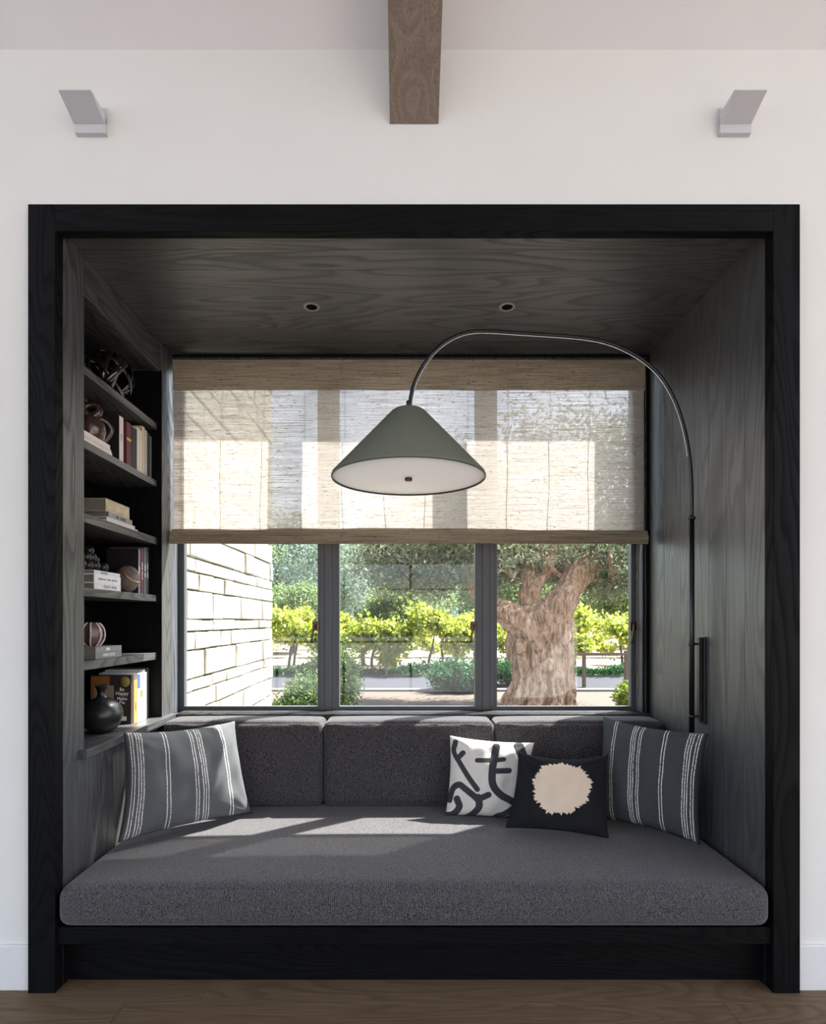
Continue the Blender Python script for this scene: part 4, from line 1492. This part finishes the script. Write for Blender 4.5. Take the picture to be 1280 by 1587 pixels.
md = tmp.modifiers.new('relief', 'DISPLACE'); md.texture = tx; md.texture_coords = 'LOCAL'; md.strength = .09; md.mid_level = .5
bpy.context.view_layer.update()
me = bpy.data.meshes.new_from_object(tmp.evaluated_get(bpy.context.evaluated_depsgraph_get()))
bpy.data.objects.remove(tmp)
me.name = 'trunk'
if not me.materials: me.materials.append(M['bark'])
link('trunk', me, None, ol, True)
olm = leaf_mat('olive_leaves', s2l(104, 118, 88), s2l(206, 212, 180), .4, 6)
ocl = np.concatenate([
    cloud(1, tp(860, 790), (3.1, 2.6, 1.75), 26000, 190, .30),
    cloud(2, tp(700, 840, .6), (2.0, 2.0, 1.05), 15000, 110, .26),
    cloud(3, tp(640, 868, 1.2), (1.5, 1.2, .62), 8000, 60, .22),
    cloud(4, tp(950, 860, .4), (1.0, 1.3, .85), 8000, 60, .24),
    cloud(5, tp(830, 868, .8), (1.0, .9, .62), 6000, 50, .2)])
# keep the view of the trunk and the forks open
S2 = F_PX / (ocl[:, 1] - EYE_Y)
ppx = VPX + ocl[:, 0] * S2
ppy = VPY - (ocl[:, 2] - EYE_Z) * S2
keep = (ppy < 930 + np.random.RandomState(8).normal(size=len(ocl)) * 6) & ~((ppy > 905) & (ppx > 780) & (ppx < 900)) & ~((ocl[:, 1] < YT) & (ppx > 800) & (ppx < 905) & (ppy > 872))
leaves('foliage', ocl[keep], .13, .14, olm, ol, 11)
for k in range(7):
    a = (780 + 25 * k, 905 - 4 * k, R.uniform(-.3, .4))
    limb([(a[0] + 20, 900, .2), (a[0] + R.uniform(-25, 25), 860, R.uniform(-.5, .5)), (a[0] + R.uniform(-50, 50), 800, R.uniform(-.8, .8))], [4, 3, 1.5], 'twig', False)

# clipped shrubs by the house
def shrub(name, label, px, py, dpt, rad, n, mat, size=.05, seed=1, asp=.3, group=None):
    c = at(px, py, dpt)
    t = thing(name, label, 'shrub', (c.x, c.y, ZG), group)
    pts = cloud(seed, c, rad, n, max(20, n // 90), min(rad) * .22, .5)
    pts = pts[pts[:, 2] > ZG + .02]
    leaves('foliage', pts, size, asp, mat, t, seed + 50, .6)
    for k in range(4):
        tube('stem', [(c.x + R.uniform(-.05, .05), c.y + R.uniform(-.05, .05), ZG - .02), (c.x + R.uniform(-.4, .4) * rad[0], c.y, ZG + (c.z - ZG) * .6), (c.x + R.uniform(-.7, .7) * rad[0], c.y, c.z + rad[2] * .5)], .014, M['bark'], t, 7)
    return t
boxm = leaf_mat('box_leaves', s2l(72, 104, 54), s2l(150, 178, 108), .35, 12)
grn = leaf_mat('bright_leaves', s2l(126, 158, 58), s2l(206, 222, 120), .45, 10)
dkg = leaf_mat('deep_green_leaves', s2l(40, 92, 58), s2l(96, 150, 96), .35, 8)
shrub('box_shrub', 'rounded green box shrub beside the white stone wall', 476, 1098, 5.6, (.36, .36, .44), 9000, boxm, .045, 31)
shrub('box_shrub', 'taller upright box shrub seen just right of the first mullion', 517, 1052, 6.6, (.36, .36, .56), 9000, boxm, .05, 32)
shrub('garden_shrub', 'bright green young shrub at the right edge of the olive tree', 975, 1090, 7.5, (.22, .22, .38), 4000, grn, .05, 33)
shrub('garden_shrub', 'deep green low shrub in front of the road, left of the olive trunk', 712, 1050, 12.0, (.75, .5, .42), 9000, dkg, .07, 34)
shrub('garden_shrub', 'dark green shrub half hidden behind the foot of the olive trunk', 790, 1045, 13.6, (.7, .5, .42), 6000, dkg, .07, 35)

# vineyard rows
vm_ = leaf_mat('vine_leaves', s2l(160, 182, 70), s2l(246, 250, 150), .5, 3)
trunkm = plain('vine_wood', s2l(84, 70, 62), .9, noise=.3)
postm = plain('post_wood', s2l(112, 92, 80), .9, noise=.2)
for r_, (py, hgt, lab) in enumerate(((1044, 1.95, 'nearest grapevine row behind the road'), (1030, 2.05, 'second grapevine row from the road'), (1018, 2.1, 'third grapevine row from the road'), (1006, 2.2, 'farthest grapevine row under the hills'))):
    y = gy(py)
    t = thing('grapevine_row', lab, 'vines', (2, y, ZG), 'vineyard rows')
    xa, xb = at(380, 0, y).x, at(1060, 0, y).x
    n = 15000 if r_ < 2 else 9000
    rs_ = np.random.RandomState(60 + r_)
    k = int((xb - xa) / .3)
    cx = rs_.uniform(xa, xb, k)
    czz = ZG + rs_.uniform(.75 if r_ == 0 else .6, hgt, k) * (1 - .08 * rs_.rand(k)) + (.25 * np.sin(cx * 1.3 + r_))
    ci = rs_.randint(0, k, n)
    pts = np.stack([cx[ci], np.full(n, y), czz[ci]], 1) + rs_.normal(size=(n, 3)) * np.array([.17, .25, .15])
    leaves('foliage', pts, .15 if r_ < 2 else .22, .42, vm_, t, 70 + r_)
    if r_ < 2:
        x = xa
        while x < xb:
            tube('vine_trunk', catmull([(x, y, ZG - .05), (x + R.uniform(-.08, .08), y, ZG + .4), (x + R.uniform(-.12, .12), y, ZG + .85), (x + R.uniform(-.4, .4), y, ZG + 1.3)], 3), [.06, .055, .05, .05, .045, .045, .04, .03, .025, .02], trunkm, t, 8)
            x += R.uniform(1.3, 2.0)
        x = xa + .7
        while x < xb:
            box('stake', x - .04, x + .04, y - .44, y - .36, ZG - .05, ZG + 1.1, postm, t)
            x += 4.1
# hedge strip along the vineyard
t = thing('ground_cover', 'low green ground cover along the far side of the road', 'plants', (0, gy(1043), ZG))
rs_ = np.random.RandomState(90)
n = 14000
xx = rs_.uniform(at(380, 0, gy(1043)).x, at(1060, 0, gy(1043)).x, n)
pts = np.stack([xx, gy(1043) + rs_.normal(size=n) * .35, ZG + np.abs(rs_.normal(size=n)) * (.12 + .08 * np.sin(xx * 1.7))], 1)
leaves('foliage', pts, .1, .3, dkg, t, 91, .5)

# post-and-rail fence at the right
yf = gy(1064)
t = thing('wooden_fence', 'weathered post and rail fence right of the olive trunk', 'fence', at(970, 1064, yf))
for px in (905, 970, 1036):
    c = at(px, 1064, yf)
    box('post', c.x - .042, c.x + .042, yf - .05, yf + .05, ZG - .05, at(0, 1008, yf).z, postm, t, .008)
box('rail', at(880, 0, yf).x, at(1060, 0, yf).x, yf - .075, yf - .051, at(0, 1016, yf).z, at(0, 1011.5, yf).z, postm, t)

# trees beyond
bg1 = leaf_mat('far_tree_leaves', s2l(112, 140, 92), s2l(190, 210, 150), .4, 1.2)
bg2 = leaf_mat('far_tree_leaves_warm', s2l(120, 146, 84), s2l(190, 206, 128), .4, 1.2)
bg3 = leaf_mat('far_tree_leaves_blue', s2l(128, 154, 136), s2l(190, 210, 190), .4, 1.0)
def far_tree(label, px, ptop, y, wpx, mat, seed, n=18000):
    s = F_PX / (y - EYE_Y)
    zt = at(0, ptop, y).z
    h = zt - ZG
    x = at(px, 0, y).x
    t = thing('background_tree', label, 'tree', (x, y, ZG), 'trees beyond the vineyard')
    rw = wpx / s / 2
    cz2 = ZG + h * .56
    pts = cloud(seed, (x, y, cz2), (rw, rw * .8, h * .42), n, 90, rw * .13, .45)
    pts = pts[pts[:, 2] > ZG + .2]
    leaves('foliage', pts, rw * .032 + .07, .35, mat, t, seed + 100)
    tube('trunk', [(x, y, ZG - .1), (x + .1 * rw, y, ZG + h * .3), (x - .05 * rw, y, ZG + h * .6)], [.06 * rw + .05, .05 * rw + .04, .03 * rw], trunkm, t, 10)
far_tree('small leafy tree rising above the vines in the middle casement', 610, 890, 19.0, 96, bg2, 201, 16000)
far_tree('bushy green tree beside the white stone wall', 452, 905, 30, 120, bg1, 202)
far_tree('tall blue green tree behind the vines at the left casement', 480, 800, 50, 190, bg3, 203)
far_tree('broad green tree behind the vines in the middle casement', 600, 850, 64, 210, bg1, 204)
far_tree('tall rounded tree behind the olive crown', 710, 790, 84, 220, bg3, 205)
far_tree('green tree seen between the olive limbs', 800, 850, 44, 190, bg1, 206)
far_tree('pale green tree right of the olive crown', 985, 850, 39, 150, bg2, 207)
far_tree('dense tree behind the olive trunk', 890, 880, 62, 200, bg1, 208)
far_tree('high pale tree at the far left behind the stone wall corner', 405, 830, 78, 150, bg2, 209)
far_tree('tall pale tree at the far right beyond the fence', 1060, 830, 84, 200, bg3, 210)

# distant barn roof and hills
yb_ = 115
a, b = at(905, 0, yb_).x, at(1000, 0, yb_).x
t = thing('distant_barn', 'distant pale roofed barn above the vines at the right', 'building', ((a + b) / 2, yb_, ZG))
pale = plain('barn_roof', s2l(214, 206, 206), .7, noise=.05)
z0, z1, z2 = ZG, at(0, 957, yb_).z, at(0, 940, yb_).z
box('walls', a + .5, b - .5, yb_, yb_ + 8, z0, z1, plain('barn_wall', s2l(170, 156, 148), .9), t)
mobj('roof', [(a, yb_ - .5, z1), (b, yb_ - .5, z1), (b, yb_ + 4, z2), (a, yb_ + 4, z2), (a, yb_ + 8.5, z1), (b, yb_ + 8.5, z1)], [(0, 1, 2, 3), (3, 2, 5, 4), (0, 3, 4), (1, 5, 2), (0, 4, 5, 1)], pale, t)
hv, hf = [], []
nx = 80
for j, (yy_, hm) in enumerate(((220, 0.0), (300, .6), (420, 1.0), (520, .2))):
    for i in range(nx + 1):
        x = -500 + 1000 * i / nx
        h = hm * (46 + 20 * math.sin(x * .011 + 1) + 9 * math.sin(x * .031 + 2) + 4 * math.sin(x * .09))
        hv.append((x, yy_, ZG - 1 + h))
for j in range(3):
    for i in range(nx):
        a = j * (nx + 1) + i
        hf.append((a, a + 1, a + nx + 2, a + nx + 1))
o = mobj('hills', hv, hf, plain('wooded_hills', s2l(76, 92, 88), .95, noise=.25, scale=.08, spec=.05), None, True)
o['kind'] = 'structure'
